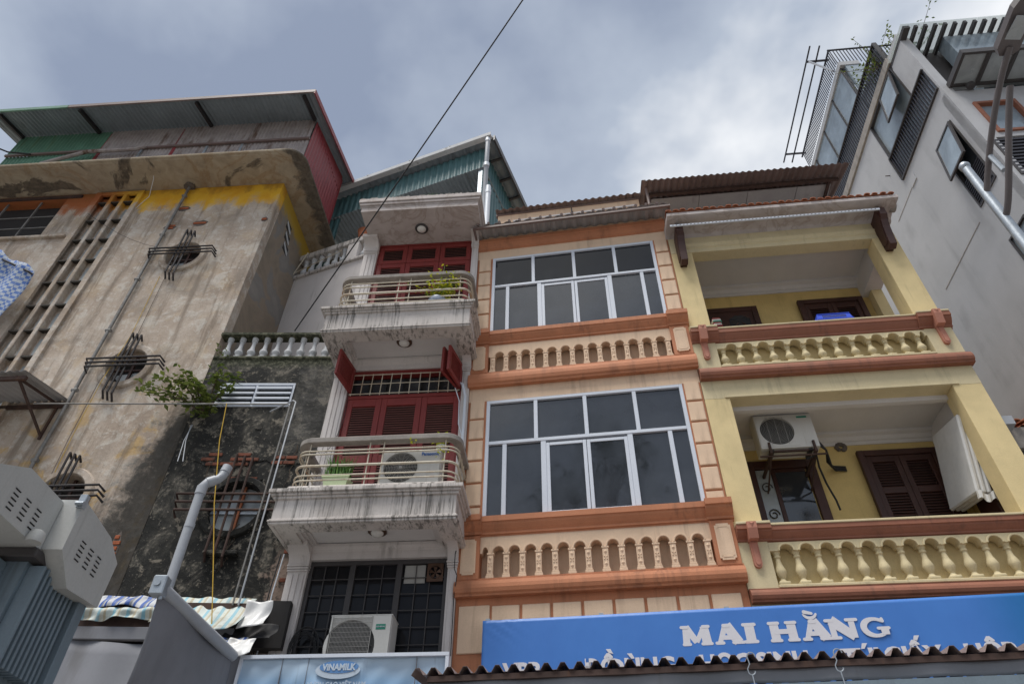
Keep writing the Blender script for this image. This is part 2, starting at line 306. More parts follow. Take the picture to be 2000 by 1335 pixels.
cloth_stripes('stripe_blue', [(0, (0.45, 0.46, 0.48)), (0.35, (0.03, 0.09, 0.32)), (0.62, (0.20, 0.21, 0.23)), (0.75, (0.45, 0.46, 0.48)), (0.85, (0.03, 0.09, 0.32))], 0, 0.16, 0.15)
cloth_stripes('stripe_pale', [(0, (0.50, 0.55, 0.52)), (0.4, (0.22, 0.42, 0.50)), (0.62, (0.50, 0.52, 0.46)), (0.85, (0.40, 0.36, 0.26))], 0, 0.17, 0.45)
def check_mat():
    m, t, b = nodemat('check_blue'); v = coords(t, (1, 1, 1)); k = t.nodes.new('ShaderNodeTexChecker'); k.inputs['Scale'].default_value = 15
    k.inputs[1].default_value = (0.04, 0.13, 0.42, 1); k.inputs[2].default_value = (0.42, 0.47, 0.52, 1); t.links.new(v, k.inputs[0])
    t.links.new(mixc(t, 0.25, k.outputs[0], ramp(t, noise(t, v, 7), [(0.35, (0.05, 0.1, 0.3)), (0.65, (0.4, 0.45, 0.5))])), b.inputs['Base Color']); b.inputs['Roughness'].default_value = 0.8
    MATS['check_blue'] = m
check_mat()
def banner_mats():
    m, t, b = nodemat('banner_blue'); v = coords(t); s = sepxyz(t)
    a = noise(t, v, 1.2, 4); c = ramp(t, a, [(0.3, (0.035, 0.15, 0.475)), (0.7, (0.045, 0.18, 0.53))])
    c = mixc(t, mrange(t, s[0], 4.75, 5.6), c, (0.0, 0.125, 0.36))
    t.links.new(c, b.inputs['Base Color']); b.inputs['Roughness'].default_value = 0.45
    bump(t, b, noise(t, coords(t, (3, 3, 1)), 1.6, 3), 0.25, 0.03); MATS['banner_blue'] = m
    m, t, b = nodemat('milk_blue'); v = coords(t); s = sepxyz(t)
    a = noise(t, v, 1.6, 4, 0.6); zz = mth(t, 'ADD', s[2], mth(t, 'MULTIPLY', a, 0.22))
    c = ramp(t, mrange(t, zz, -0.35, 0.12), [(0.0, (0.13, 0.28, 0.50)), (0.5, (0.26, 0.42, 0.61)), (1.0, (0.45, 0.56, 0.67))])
    c = mixc(t, mth(t, 'MULTIPLY', mrange(t, noise(t, coords(t, (9, 9, 1)), 1, 5, 0.65), 0.58, 0.72), 0.35), c, (0.12, 0.16, 0.2))
    t.links.new(c, b.inputs['Base Color']); b.inputs['Roughness'].default_value = 0.5
    MATS['milk_blue'] = m
banner_mats()

# ------------------------------------------------------------------ mesh helpers
class MB:
    def __init__(s): s.v = []; s.f = []
    def add(s, vs_, fs):
        o = len(s.v); s.v += [tuple(x) for x in vs_]; s.f += [tuple(i+o for i in f) for f in fs]; return s
    def box(s, x0, x1, y0, y1, z0, z1, c=0.0):
        if c <= 0:
            return s.add([(x, y, z) for x in (x0, x1) for y in (y0, y1) for z in (z0, z1)],
                         [(0, 1, 3, 2), (4, 6, 7, 5), (0, 4, 5, 1), (2, 3, 7, 6), (0, 2, 6, 4), (1, 5, 7, 3)])
        c = min(c, (x1-x0)*0.45, (y1-y0)*0.45, (z1-z0)*0.45)
        vs_, idx = [], {}
        for ix in (0, 1):
            for iy in (0, 1):
                for iz in (0, 1):
                    X = (x0, x1)[ix]; Y = (y0, y1)[iy]; Z = (z0, z1)[iz]
                    sx = c if ix == 0 else -c; sy = c if iy == 0 else -c; sz = c if iz == 0 else -c
                    for k, p in enumerate(((X, Y+sy, Z+sz), (X+sx, Y, Z+sz), (X+sx, Y+sy, Z))):
                        idx[ix, iy, iz, k] = len(vs_); vs_.append(p)
        fs = []
        q = lambda *a: fs.append(tuple(idx[i] for i in a))
        for d in (0, 1):
            q(*[(d, a, b_, 0) for a, b_ in ((0, 0), (0, 1), (1, 1), (1, 0))][::(1 if d == 0 else -1)])
            q(*[(a, d, b_, 1) for a, b_ in ((0, 0), (1, 0), (1, 1), (0, 1))][::(1 if d == 0 else -1)])
            q(*[(a, b_, d, 2) for a, b_ in ((0, 0), (0, 1), (1, 1), (1, 0))][::(1 if d == 0 else -1)])
        for a in (0, 1):
            for b_ in (0, 1):
                q((a, b_, 0, 0), (a, b_, 1, 0), (a, b_, 1, 1), (a, b_, 0, 1))
                q((a, 0, b_, 0), (a, 0, b_, 2), (a, 1, b_, 2), (a, 1, b_, 0))
                q((0, a, b_, 1), (1, a, b_, 1), (1, a, b_, 2), (0, a, b_, 2))
        for a in (0, 1):
            for b_ in (0, 1):
                for d in (0, 1): q((a, b_, d, 0), (a, b_, d, 1), (a, b_, d, 2))
        return s.add(vs_, fs)
    def prism(s, prof, x0, x1):          # prof: closed loop of (y,z), run along x
        n = len(prof)
        return s.add([(x0, y, z) for y, z in prof] + [(x1, y, z) for y, z in prof],
                     [(i, (i+1) % n, (i+1) % n+n, i+n) for i in range(n)] + [tuple(range(n))[::-1], tuple(range(n, 2*n))])
    def prismy(s, prof, y0, y1):         # prof: closed loop of (x,z), run along y
        n = len(prof)
        return s.add([(x, y0, z) for x, z in prof] + [(x, y1, z) for x, z in prof],
                     [(i, (i+1) % n, (i+1) % n+n, i+n) for i in range(n)] + [tuple(range(n))[::-1], tuple(range(n, 2*n))])
    def plate(s, loops, y0, y1):         # outline with holes in (x,z), thickness in y
        tri = tessellate_polygon([[Vector((x, z, 0)) for x, z in l] for l in loops])
        flat = [p for l in loops for p in l]; n = len(flat)
        fs = [tuple(t_) for t_ in tri] + [tuple(i+n for i in t_)[::-1] for t_ in tri]
        o = 0
        for l in loops:
            k = len(l); fs += [(o+i, o+(i+1) % k, o+(i+1) % k+n, o+i+n) for i in range(k)]; o += k
        return s.add([(x, y0, z) for x, z in flat] + [(x, y1, z) for x, z in flat], fs)
    def tube(s, pts, r, n=8, cap=True):
        pts = [Vector(p) for p in pts]; rings = []; prev = None
        for i, p in enumerate(pts):
            d = (pts[min(i+1, len(pts)-1)] - pts[max(i-1, 0)]).normalized()
            if prev is None:
                a = d.orthogonal().normalized()
            else:
                a = (prev - d*prev.dot(d)); a = a.normalized() if a.length > 1e-6 else d.orthogonal().normalized()
            prev = a; b_ = d.cross(a); rr = r[i] if isinstance(r, (list, tuple)) else r
            rings.append([p + (a*math.cos(2*math.pi*k/n) + b_*math.sin(2*math.pi*k/n))*rr for k in range(n)])
        vs_ = [v for g in rings for v in g]
        fs = [(i*n+k, i*n+(k+1) % n, (i+1)*n+(k+1) % n, (i+1)*n+k) for i in range(len(pts)-1) for k in range(n)]
        if cap: fs += [tuple(range(n))[::-1], tuple(range((len(pts)-1)*n, len(pts)*n))]
        return s.add(vs_, fs)
    def lathe(s, prof, c=(0, 0, 0), n=12, axis='z'):   # prof list of (r, h)
        vs_ = []
        for r, h in prof:
            for k in range(n):
                a = 2*math.pi*k/n
                p = (r*math.cos(a), r*math.sin(a), h) if axis == 'z' else (r*math.cos(a), h, r*math.sin(a))
                vs_.append((c[0]+p[0], c[1]+p[1], c[2]+p[2]))
        m_ = len(prof)
        fs = [(i*n+k, i*n+(k+1) % n, (i+1)*n+(k+1) % n, (i+1)*n+k) for i in range(m_-1) for k in range(n)]
        fs += [tuple(range(n))[::-1], tuple(range((m_-1)*n, m_*n))]
        return s.add(vs_, fs)
    def sweep(s, path, sec):             # path of (x,y,z), section of (outward, up), horizontal path
        path = [Vector(p) for p in path]; rings = []
        for i, p in enumerate(path):
            d = (path[min(i+1, len(path)-1)] - path[max(i-1, 0)]); d.z = 0; d.normalize(); nrm = Vector((d.y, -d.x, 0))
            rings.append([p + nrm*a + Vector((0, 0, b_)) for a, b_ in sec])
        n = len(sec); vs_ = [v for g in rings for v in g]
        fs = [(i*n+k, i*n+(k+1) % n, (i+1)*n+(k+1) % n, (i+1)*n+k) for i in range(len(path)-1) for k in range(n)]
        fs += [tuple(range(n))[::-1], tuple(range((len(path)-1)*n, len(path)*n))]
        return s.add(vs_, fs)
    def sheet(s, o, U, V, pitch=0.09, amp=0.012, nv=2, nrm=None, kind='sin', sag=0.0, th=0.002):
        """corrugated metal sheet: ribs run along V, waves step along U; closed, with thickness"""
        o, U, V = Vector(o), Vector(U), Vector(V); nn = Vector(nrm) if nrm else U.cross(V).normalized()
        k = max(4, int(round(U.length/pitch)))*(6 if kind == 'sin' else 4); top = []; vs_ = []
        for j in range(nv):
            for i in range(k+1):
                ph = i/(6 if kind == 'sin' else 4)
                h = math.sin(ph*2*math.pi)*amp if kind == 'sin' else amp*(1 if i % 4 in (1, 2) else -1)
                vs_.append(o + U*(i/k) + V*(j/(nv-1)) + nn*h)
        n = len(vs_); vs_ += [v - nn*th for v in vs_]
        g = lambda i, j: j*(k+1)+i
        fs = [(g(i, j), g(i+1, j), g(i+1, j+1), g(i, j+1)) for j in range(nv-1) for i in range(k)]
        fs += [tuple(x+n for x in f)[::-1] for f in fs]
        for i in range(k):
            fs += [(g(i, 0), g(i, 0)+n, g(i+1, 0)+n, g(i+1, 0)), (g(i, nv-1), g(i+1, nv-1), g(i+1, nv-1)+n, g(i, nv-1)+n)]
        return s.add(vs_, fs)
    def grid(s, fn, nu, nv):
        o = [fn(i/nu, j/nv) for j in range(nv+1) for i in range(nu+1)]
        return s.add(o, [(j*(nu+1)+i, j*(nu+1)+i+1, (j+1)*(nu+1)+i+1, (j+1)*(nu+1)+i) for j in range(nv) for i in range(nu)])
    def mesh(s, name, mat, smooth=False):
        me = bpy.data.meshes.new(name); me.from_pydata(s.v, [], s.f)
        bm = bmesh.new(); bm.from_mesh(me); bmesh.ops.recalc_face_normals(bm, faces=bm.faces); bm.to_mesh(me); bm.free()
        me.materials.append(MATS[mat])
        if smooth: me.polygons.foreach_set('use_smooth', [True]*len(me.polygons))
        me.update(); return me
    def build(s, name, mat, parent=None, smooth=False, loc=(0, 0, 0), rot=(0, 0, 0), solid=0.0, sharp=40):
        o = bpy.data.objects.new(name, s.mesh(name, mat, smooth)); COL.objects.link(o)
        o.location = loc; o.rotation_euler = rot
        if parent: o.parent = parent
        if smooth:
            md = o.data; md.set_sharp_from_angle(angle=R(sharp))
        if solid:
            q = o.modifiers.new('thickness', 'SOLIDIFY'); q.thickness = solid; q.offset = 0
        return o
def inst(me, name, parent, loc=(0, 0, 0), rot=(0, 0, 0), scale=None):
    o = bpy.data.objects.new(name, me); COL.objects.link(o); o.parent = parent; o.location = loc; o.rotation_euler = rot
    if scale: o.scale = scale
    return o
FR = {'O': (0.0, 8.0, 9.4), 'Y': (2.7032, 7.5525, 6.8), 'W': (-0.6314, 8.1045, 5.0), 'D': (-2.7961, 8.3742, 1.0), 'L': (-4.8788, 8.4106, 4.5),
      'G': (8.5, 6.6, 6.0), 'C': (-4.7509, 10.0356, 22.0), 'N': (0.0, 0.0, 0.0)}
def place(fr, u=0, y=0, z=0):
    ox, oy, yaw = FR[fr]; t_ = R(yaw)
    return Vector((ox + u*math.cos(t_) + y*math.sin(t_), oy - u*math.sin(t_) + y*math.cos(t_), z)), -t_
def tag(o, label, cat, group=None, kind=None):
    if label: o['label'] = label
    if cat: o['category'] = cat
    if group: o['group'] = group
    if kind: o['kind'] = kind
    return o
def thing(name, label, cat, fr='N', u=0, y=0, z=0, rz=0.0, group=None):
    o = bpy.data.objects.new(name, None); COL.objects.link(o); o.empty_display_size = 0.2
    p, r_ = place(fr, u, y, z); o.location = p; o.rotation_euler = (0, 0, r_ + rz)
    return tag(o, label, cat, group)
def single(mb, name, mat, label, cat, fr='N', group=None, smooth=False, kind=None, **k):
    o = mb.build(name, mat, None, smooth, **k); p, r_ = place(fr, *o.location); o.location = p
    o.rotation_euler = (o.rotation_euler[0], o.rotation_euler[1], o.rotation_euler[2] + r_); return tag(o, label, cat, group, kind)
def circ(cx, cz, r, n=28, rz=None): return [(cx + r*math.cos(2*math.pi*i/n), cz + (rz or r)*math.sin(2*math.pi*i/n)) for i in range(n)]
def rect(x0, x1, z0, z1): return [(x0, z0), (x1, z0), (x1, z1), (x0, z1)]
def cornice(z0, z1, d, y0=0.02, s_=1):   # moulded band profile in (y,z): ogee under a square lip
    h = z1-z0
    return [(y0, z1), (-d, z1), (-d, z1-h*0.30), (-d*0.86, z1-h*0.34), (-d*0.82, z1-h*0.45), (-d*0.55, z1-h*0.66), (-d*0.34, z1-h*0.78), (-d*0.34, z1-h*0.9), (-d*0.15, z1-h*0.93), (-d*0.15, z0), (y0, z0)]
def cornice_up(z0, z1, d, y0=0.02):
    h = z1-z0
    return [(y0, z1), (-d*0.35, z1), (-d*0.35, z1-h*0.12), (-d*0.75, z1-h*0.2), (-d*0.95, z1-h*0.42), (-d, z1-h*0.62), (-d*0.9, z1-h*0.82), (-d*0.7, z1-h*0.9), (-d*0.7, z0), (y0, z0)]
def text_mesh(body, size, mat, bold=0.0, depth=0.002, align='CENTER'):
    cu = bpy.data.curves.new('lettering', 'FONT'); cu.body = body; cu.size = size; cu.offset = bold; cu.extrude = depth; cu.align_x = align; cu.resolution_u = 3
    ob = bpy.data.objects.new('tmp', cu); COL.objects.link(ob)
    dg = bpy.context.evaluated_depsgraph_get(); dg.update()
    me = bpy.data.meshes.new_from_object(ob.evaluated_get(dg)); bpy.data.objects.remove(ob); me.materials.clear(); me.materials.append(MATS[mat]); return me
def text_part(body, size, mat, parent, loc, bold=0.0, name='lettering', align='CENTER', sx=1.0):
    o = bpy.data.objects.new(name, text_mesh(body, size, mat, bold, align=align)); COL.objects.link(o); o.parent = parent
    o.location = loc; o.rotation_euler = (R(90), 0, 0); o.scale = (sx, 1, 1); return o

# ------------------------------------------------------------------ the setting
tag(MB().box(-400, 400, -400, 400, -0.3, 0.0).build('street', 'street_grey'), None, None, kind='structure')
tag(MB().box(-60, 60, 5.2, 40, -0.2, 0.14, 0.02).build('pavement', 'pave_grey'), None, None, kind='structure')

# ------------------------------------------------------------------ peach and orange house
OH = thing('peach_house', 'narrow peach house with orange trim and two wide white-framed windows', 'house', 'O')
def P(mb, name, mat, par=OH, **k): return mb.build(name, mat, par, **k)
U0, U1 = -0.64, 2.735
P(MB().box(U0+0.01, U1-0.01, 0.3, 7.0, 0.0, 11.55), 'house_body', 'cream')
for z0, z1 in ((9.18, 11.07), (5.88, 7.83)):
    for a, b_ in ((U0, -0.366), (2.48, U1)):
        P(MB().box(a, b_, 0.0, 0.3, z0, z1), 'pier', 'orange')
P(MB().box(U0, U1, 0.0, 0.3, 11.07, 11.9), 'wall', 'cream')
P(MB().box(U0, U1, -0.004, 0.3, 7.83, 8.12), 'wall', 'cream')
P(MB().box(U0, U1, 0.0, 0.3, 3.2, 4.95), 'wall', 'orange')
P(MB().prism(cornice(11.29, 11.56, 0.07), U0-0.005, U1+0.005), 'cornice', 'orange')
quo = MB().box(-0.107, 0.107, -0.022, 0.01, -0.163, 0.163, 0.01).mesh('quoin_block', 'cream')
for z0, z1, ph in ((9.18, 11.07, 11.02), (5.88, 7.83, 7.80)):
    for uc in (-0.503, 2.607):
        zc = ph-0.12
        while zc > z0+0.02:
            h = min(0.163, (zc+0.163-z0)/2)
            o = inst(quo, 'quoin_block', OH, (uc, 0, zc if h >= 0.16 else zc+0.163-h)); o.scale.z = h/0.163*random.uniform(0.985, 1.0); o.scale.x = random.uniform(0.98, 1.01)
            zc -= 0.354
def big_window(z0, z1, zt, pm_top, pm_low):
    wn = bpy.data.objects.new('window', None); COL.objects.link(wn); wn.parent = OH
    a, b_ = -0.366, 2.48; fwid = 0.052; y0, y1 = -0.008, 0.07
    fr = MB()
    fr.box(a, a+fwid, y0, y1, z0, z1, 0.004); fr.box(b_-fwid, b_, y0, y1, z0, z1, 0.004)
    fr.box(a+fwid, b_-fwid, y0, y1, z1-fwid, z1, 0.004); fr.box(a+fwid, b_-fwid, y0, y1, z0, z0+0.03, 0.004)
    fr.box(a+fwid, b_-fwid, y0-0.003, y1, zt-0.026, zt+0.026, 0.004)
    fr.build('frame', 'alu', wn)
    bt = [a, 0.36, 1.075, 1.785, b_]; bl = [a, -0.087, 0.46, 1.055, 1.655, 2.195, b_]
    for x in bt[1:-1]: MB().box(x-0.028, x+0.028, y0+0.002, y1, zt+0.027, z1-fwid-0.001, 0.004).build('mullion', 'alu', wn)
    for x, wd in zip(bl[1:-1], (0.03, 0.036, 0, 0.036, 0.03)):
        if wd: MB().box(x-wd, x+wd, y0+0.002, y1, z0+0.031, zt-0.027, 0.004).build('mullion', 'alu', wn)
    for i in range(4):
        MB().box(bt[i]+0.03, bt[i+1]-0.03, 0.028, 0.034, zt+0.02, z1-0.04).build('pane', pm_top, wn)
    for i in (0, 1, 4, 5):
        MB().box(bl[i]+0.03, bl[i+1]-0.03, 0.028, 0.034, z0+0.02, zt-0.02).build('pane', pm_low, wn)
    for i, (x0, x1) in enumerate(((0.497, 1.053), (1.06, 1.618))):     # two sliding sashes
        yo = -0.004 + i*0.002; k = 0.048; zl, zh = z0+0.032, zt-0.06
        sm = MB().box(x0, x0+k, yo, yo+0.04, zl, zh, 0.004); sm.box(x1-k, x1, yo, yo+0.04, zl, zh, 0.004)
        sm.box(x0+k, x1-k, yo+0.002, yo+0.04, zl, zl+k, 0.004); sm.box(x0+k, x1-k, yo+0.002, yo+0.04, zh-k, zh, 0.004)
        sm.build('sash', 'alu', wn)
        MB().box(x0+0.03, x1-0.03, yo+0.016, yo+0.021, zl+0.02, zh-0.02).build('pane', pm_low, wn)
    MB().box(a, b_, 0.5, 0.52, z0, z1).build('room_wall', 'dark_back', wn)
big_window(9.182, 11.068, 10.32, 'pane_dark', 'pane_tint'); big_window(5.882, 7.828, 7.075, 'pane_tint', 'pane_tint')
# balusters: square carved posts under a row of little arches
bp = MB().box(-0.05, 0.05, -0.03, 0.05, 0.0, 0.035, 0.004).box(-0.042, 0.042, -0.024, 0.05, 0.036, 0.062, 0.004).box(-0.036, 0.036, -0.018, 0.045, 0.063, 0.30, 0.004)
bp.box(-0.046, 0.046, -0.024, 0.05, 0.301, 0.325, 0.004)
for zc in (0.105, 0.255): bp.add([(-0.022, -0.019, zc), (0, -0.019, zc-0.033), (0.022, -0.019, zc), (0, -0.019, zc+0.033), (0, -0.032, zc)], [(0, 1, 4), (1, 2, 4), (2, 3, 4), (3, 0, 4)])
for i_ in (-1, 1):
    for j_ in (-1, 1): bp.add([(i_*0.002, -0.019, 0.18+j_*0.002), (i_*0.024, -0.019, 0.18+j_*0.008), (i_*0.026, -0.019, 0.18+j_*0.03), (i_*0.008, -0.019, 0.18+j_*0.026), (i_*0.015, -0.028, 0.18+j_*0.017)], [(0, 1, 4), (1, 2, 4), (2, 3, 4), (3, 0, 4)])
bpm = bp.mesh('baluster', 'cream_cast')
def arcade(ub, z0, z1, ua, uz, rad, hgt, y0, y1, mat, par, name):
    pts = [(ua, z1), (ua, z0)]
    edges = [(ua, ub[0])] + list(zip(ub[:-1], ub[1:])) + [(ub[-1], uz)]
    for i, (a, b_) in enumerate(edges):
        c = (a+b_)/2; r_ = min(rad, (b_-a)/2-0.028)
        if r_ > 0.03:
            pts.append((c-r_, z0))
            for k in range(1, 10): th = math.pi*(1-k/10); pts.append((c+r_*math.cos(th), z0+0.001+hgt*math.sin(th)))
            pts.append((c+r_, z0))
    pts += [(uz, z0), (uz, z1)]
    MB().plate([pts], y0, y1).build(name, mat, par)
    for i, (a, b_) in enumerate(edges):       # raised scallop hood over each arch
        c = (a+b_)/2; r_ = min(rad, (b_-a)/2-0.028)
        if r_ > 0.05:
            MB().tube([(c+(r_+0.008)*math.cos(math.pi*k/10), y0-0.004, z0+(hgt+0.006)*math.sin(math.pi*k/10)) for k in range(11)], 0.012, 6).build('arch_hood', mat, par, smooth=True)
for zl, zh, zs, ub, ct in ((8.36, 8.93, 8.69, [-0.299+i*0.2077 for i in range(14)], (8.07, 8.36)), (5.10, 5.65, 5.43, [-0.239+i*0.2028 for i in range(14)], (4.872, 5.10))):
    P(MB().box(-0.37, 2.46, 0.13, 0.3, zl-0.28, zh+0.27), 'niche_back', 'cream')
    for a, b_ in ((U0-0.004, -0.37), (2.46, U1+0.004)):
        P(MB().box(a, b_, -0.045, 0.3, zl-0.005, zh+0.005), 'pedestal', 'orange')
        c = (a+b_)/2; cz = (zl+zh)/2; hw, hh = 0.094, (zh-zl)/2-0.045; q = 0.022
        pl = [(c-hw+q, cz-hh), (c+hw-q, cz-hh), (c+hw-q, cz-hh+q), (c+hw, cz-hh+q), (c+hw, cz+hh-q), (c+hw-q, cz+hh-q), (c+hw-q, cz+hh), (c-hw+q, cz+hh), (c-hw+q, cz+hh-q), (c-hw, cz+hh-q), (c-hw, cz-hh+q), (c-hw+q, cz-hh+q)]
        P(MB().plate([pl], -0.062, -0.04), 'panel', 'cream')
        sh = lambda s_: [(c+(x-c)*s_, cz+(z-cz)*(s_+0.06)) for x, z in pl]
        P(MB().plate([sh(0.8), sh(0.74)], -0.066, -0.06), 'panel_moulding', 'cream')
    for u in ub: inst(bpm, 'baluster', OH, (u+random.uniform(-.003, .003), 0.0, zl), (0, R(random.uniform(-.6, .6)), 0), scale=(1, 1, (zs-zl)/0.325))
    arcade(ub, zs, zh, -0.37, 2.46, 0.075, 0.085, -0.012, 0.1, 'cream', OH, 'arcade')
    lt = zh+0.255
    P(MB().prism(cornice(zh, lt-0.006, 0.10), -0.352, 2.442), 'ledge', 'orange')
    for a, b_ in ((U0-0.03, -0.352), (2.442, U1+0.03)): P(MB().prism(cornice(zh, lt, 0.155), a, b_), 'ledge_end', 'orange')
    P(MB().prism(cornice_up(ct[0], ct[1], 0.115), U0-0.015, U1+0.02), 'cornice', 'orange')
P(MB().box(-0.595, -0.225, -0.02, 0.01, 4.24, 4.782, 0.008), 'panel', 'cream')
for i in range(8):
    a = -0.198+i*0.3605; P(MB().box(a, a+0.327, -0.02, 0.01, 4.1, 4.772+random.uniform(-.004, .004), 0.008), 'panel', 'cream')
# tin canopy over the top cornice, and the small roof behind
P(MB().sheet((-0.68, -0.38, 11.60), (3.52, 0, 0), (0, 0.72, 0.16), 0.19, 0.018, 3, kind='trap'), 'canopy_sheet', 'tin_under')
fl = MB().box(-0.69, 2.85, -0.37, -0.33, 11.53, 11.575); fl.box(-0.69, -0.655, -0.329, 0.0, 11.53, 11.575); fl.box(2.815, 2.85, -0.329, 0.0, 11.53, 11.575)
P(fl, 'canopy_frame', 'tin_brown')
for i in range(18): P(MB().tube([(-0.6+i*0.19+0.02*random.random(), -0.385, 11.635), (-0.6+i*0.19, 0.2, 11.79)], 0.028, 6), 'ridge_cap', 'tin_brown')
P(MB().box(-0.6, 2.75, 0.75, 0.8, 11.5, 12.98), 'terrace_wall', 'white_plaster')
P(MB().box(-0.42, 2.46, 0.58, 0.62, 12.86, 13.10), 'fascia_board', 'cream')
P(MB().box(-0.46, 2.47, 0.56, 0.645, 13.10, 13.14), 'fascia_cap', 'tin_brown')
P(MB().sheet((-0.46, 0.46, 13.165), (2.96, 0, 0), (0, 1.6, 0.42), 0.14, 0.02, 2), 'roof_sheet', 'tin_brown')
P(MB().tube([(1.1, 0.55, 13.05), (1.1, 0.55, 12.9), (1.12, 0.5, 12.86)], 0.012, 6), 'pipe_hook', 'black_iron')
P(MB().tube([(-0.1, 0.56, 12.86), (2.4, 0.56, 12.9)], 0.018, 6), 'conduit', 'white_pvc')
# ------------------------------------------------------------------ yellow house
YH = thing('yellow_house', 'pale yellow house with deep open balconies and bulbous balustrades', 'house', 'Y')
V0, V1 = 0.004, 3.69
P(MB().box(V0+0.006, V1-0.006, 1.45, 7.0, 0.0, 11.2), 'house_body', 'yellow', YH)
for z0, z1 in ((8.79, 10.66), (5.56, 7.52)):
    P(MB().box(V0, 0.352, 0.0, 0.35, z0, z1, 0.006), 'pier', 'yellow', YH); P(MB().box(3.31, V1, 0.0, 0.30, z0, z1, 0.006), 'pier', 'yellow', YH)
P(MB().box(V0, V1, 0.0, 0.22, 10.66, 11.3), 'beam', 'yellow_pale', YH)
P(MB().box(V0, V1, 0.0, 0.22, 7.52, 7.99), 'beam', 'yellow_pale', YH)
P(MB().box(V0, V1, 0.0, 0.22, 3.2, 4.7), 'beam', 'yellow_pale', YH)
P(MB().box(0.29, 3.40, -0.018, 0.02, 7.522, 7.555, 0.004), 'lintel_moulding', 'yellow_pale', YH)
P(MB().prism([(0.0, 10.87), (-0.035, 10.87), (-0.035, 10.84), (-0.015, 10.8), (-0.015, 10.77), (0, 10.76)], 0.25, 3.45), 'lintel_moulding', 'yellow_pale', YH)
for zl, zh, lt, ct, ub in ((8.055, 8.52, 8.79, (7.835, 8.055), [0.437+i*0.23 for i in range(13)]), (4.80, 5.345, 5.562, (4.63, 4.80), [0.418+i*0.2306 for i in range(13)])):
    P(MB().box(0.30, 3.36, 0.13, 0.22, zl-0.05, lt-0.02), 'parapet', 'yellow', YH)
    for a, b_ in ((V0-0.002, 0.34), (3.32, V1+0.006)): P(MB().box(a, b_, -0.03, 0.3, zl-0.003, zh+0.2), 'pedestal', 'yellow_pale', YH)
    P(MB().box(0.342, 3.318, -0.05, 0.12, zl-0.002, zl+0.035, 0.006), 'plinth', 'yellow_pale', YH)
    H = zh-zl-0.035-0.105
    bm_ = MB().box(-0.062, 0.062, -0.062, 0.062, 0, 0.04, 0.006).lathe([(0.05, 0.041), (0.035, 0.06), (0.028, 0.075), (0.045, 0.1), (0.06, 0.135), (0.062, 0.16), (0.05, 0.195), (0.034, 0.235), (0.028, 0.29), (0.04, 0.3), (0.04, 0.318), (0.03, 0.325), (0.045, 0.36)], n=14).mesh('baluster', 'yellow_cast', True)
    bm_.set_sharp_from_angle(angle=R(45))
    for u in ub: inst(bm_, 'baluster', YH, (u+random.uniform(-.004, .004), 0.03, zl+0.035), (0, R(random.uniform(-.8, .8)), R(random.uniform(-6, 6))), scale=(1, 1, H/0.36))
    arcade(ub, zh-0.105, zh, 0.342, 3.318, 0.078, 0.078, -0.03, 0.1, 'yellow_pale', YH, 'arcade')
    P(MB().prism(cornice(zh, lt-0.035, 0.10), 0.402, 3.262), 'ledge', 'terracotta_trim', YH)
    P(MB().box(0.398, 3.262, -0.11, 0.22, lt-0.034, lt-0.004, 0.006), 'coping', 'yellow_pale', YH)
    for a, b_ in ((V0-0.004, 0.401), (3.263, V1+0.03)):
        P(MB().prism(cornice(zh, lt-0.03, 0.15), a, b_), 'ledge_end', 'terracotta_trim', YH)
        P(MB().box(a, b_, -0.16, 0.3, lt-0.029, lt+0.004, 0.006), 'coping', 'yellow_pale', YH)
    P(MB().prism(cornice_up(ct[0], ct[1]-0.003, 0.12), V0, V1+0.03), 'cornice', 'terracotta_trim', YH)
    for uc in (0.17, 3.52):      # keystone straps
        k = MB().prism([(0.0, lt-0.01), (-0.20, lt-0.02), (-0.20, lt-0.1), (-0.165, zh), (0.0, zh)], uc-0.055, uc+0.055)
        k.add([(uc-0.03, -0.203, lt-0.03), (uc, -0.203, lt-0.09), (uc+0.03, -0.203, lt-0.03), (uc, -0.215, lt-0.05)], [(0, 1, 3), (1, 2, 3), (2, 0, 3)])
        pr = [(uc-0.045, zh-0.002), (uc+0.045, zh-0.002)] + [(uc+0.045*math.cos(-a), zh-0.27+0.045*math.sin(-a)) for a in [math.pi*j/8 for j in range(9)]]
        k.plate([pr], -0.075, -0.02); pr2 = [(uc+(x-uc)*0.6, zh-0.13+(z-zh+0.13)*0.86) for x, z in pr]; k.plate([pr2], -0.085, -0.07)
        P(k, 'keystone', 'pink_stone', YH)
# balcony rooms
for z0, z1, cz, nm in ((8.0, 10.95, 10.90, 'up'), (4.7, 7.62, 7.58, 'low')):
    P(MB().box(0.1, 3.6, 1.2, 1.45, z0, z1), 'back_wall', 'yellow_inner', YH)
    P(MB().box(0.01, 0.30, 0.352, 1.2, z0, z1), 'side_wall', 'yellow_inner', YH)
    P(MB().box(0.05, 3.66, 0.22, 1.45, cz, cz+0.2), 'ceiling', 'white_inner', YH)
    P(MB().box(0.02, 3.68, 0.22, 1.45, z0-0.2, z0+0.05), 'balcony_floor', 'concrete', YH)
    c = MB().prism([(1.199, cz-0.001), (1.199, cz-0.17), (1.18, cz-0.17), (1.175, cz-0.12), (1.15, cz-0.11), (1.12, cz-0.06), (1.06, cz-0.045), (1.06, cz-0.001)], 0.301, 3.5)
    P(c, 'ceiling_moulding', 'white_inner', YH)
    P(MB().box(0.353, 3.309, 0.2205, 0.30, cz-0.13, cz-0.002), 'beam_face', 'white_inner', YH)
P(MB().box(3.40, 3.68, 0.30, 1.45, 10.47, 10.899), 'side_beam', 'white_inner', YH)
P(MB().box(3.50, 3.68, 1.02, 1.199, 8.0, 10.469), 'rear_column', 'yellow', YH)
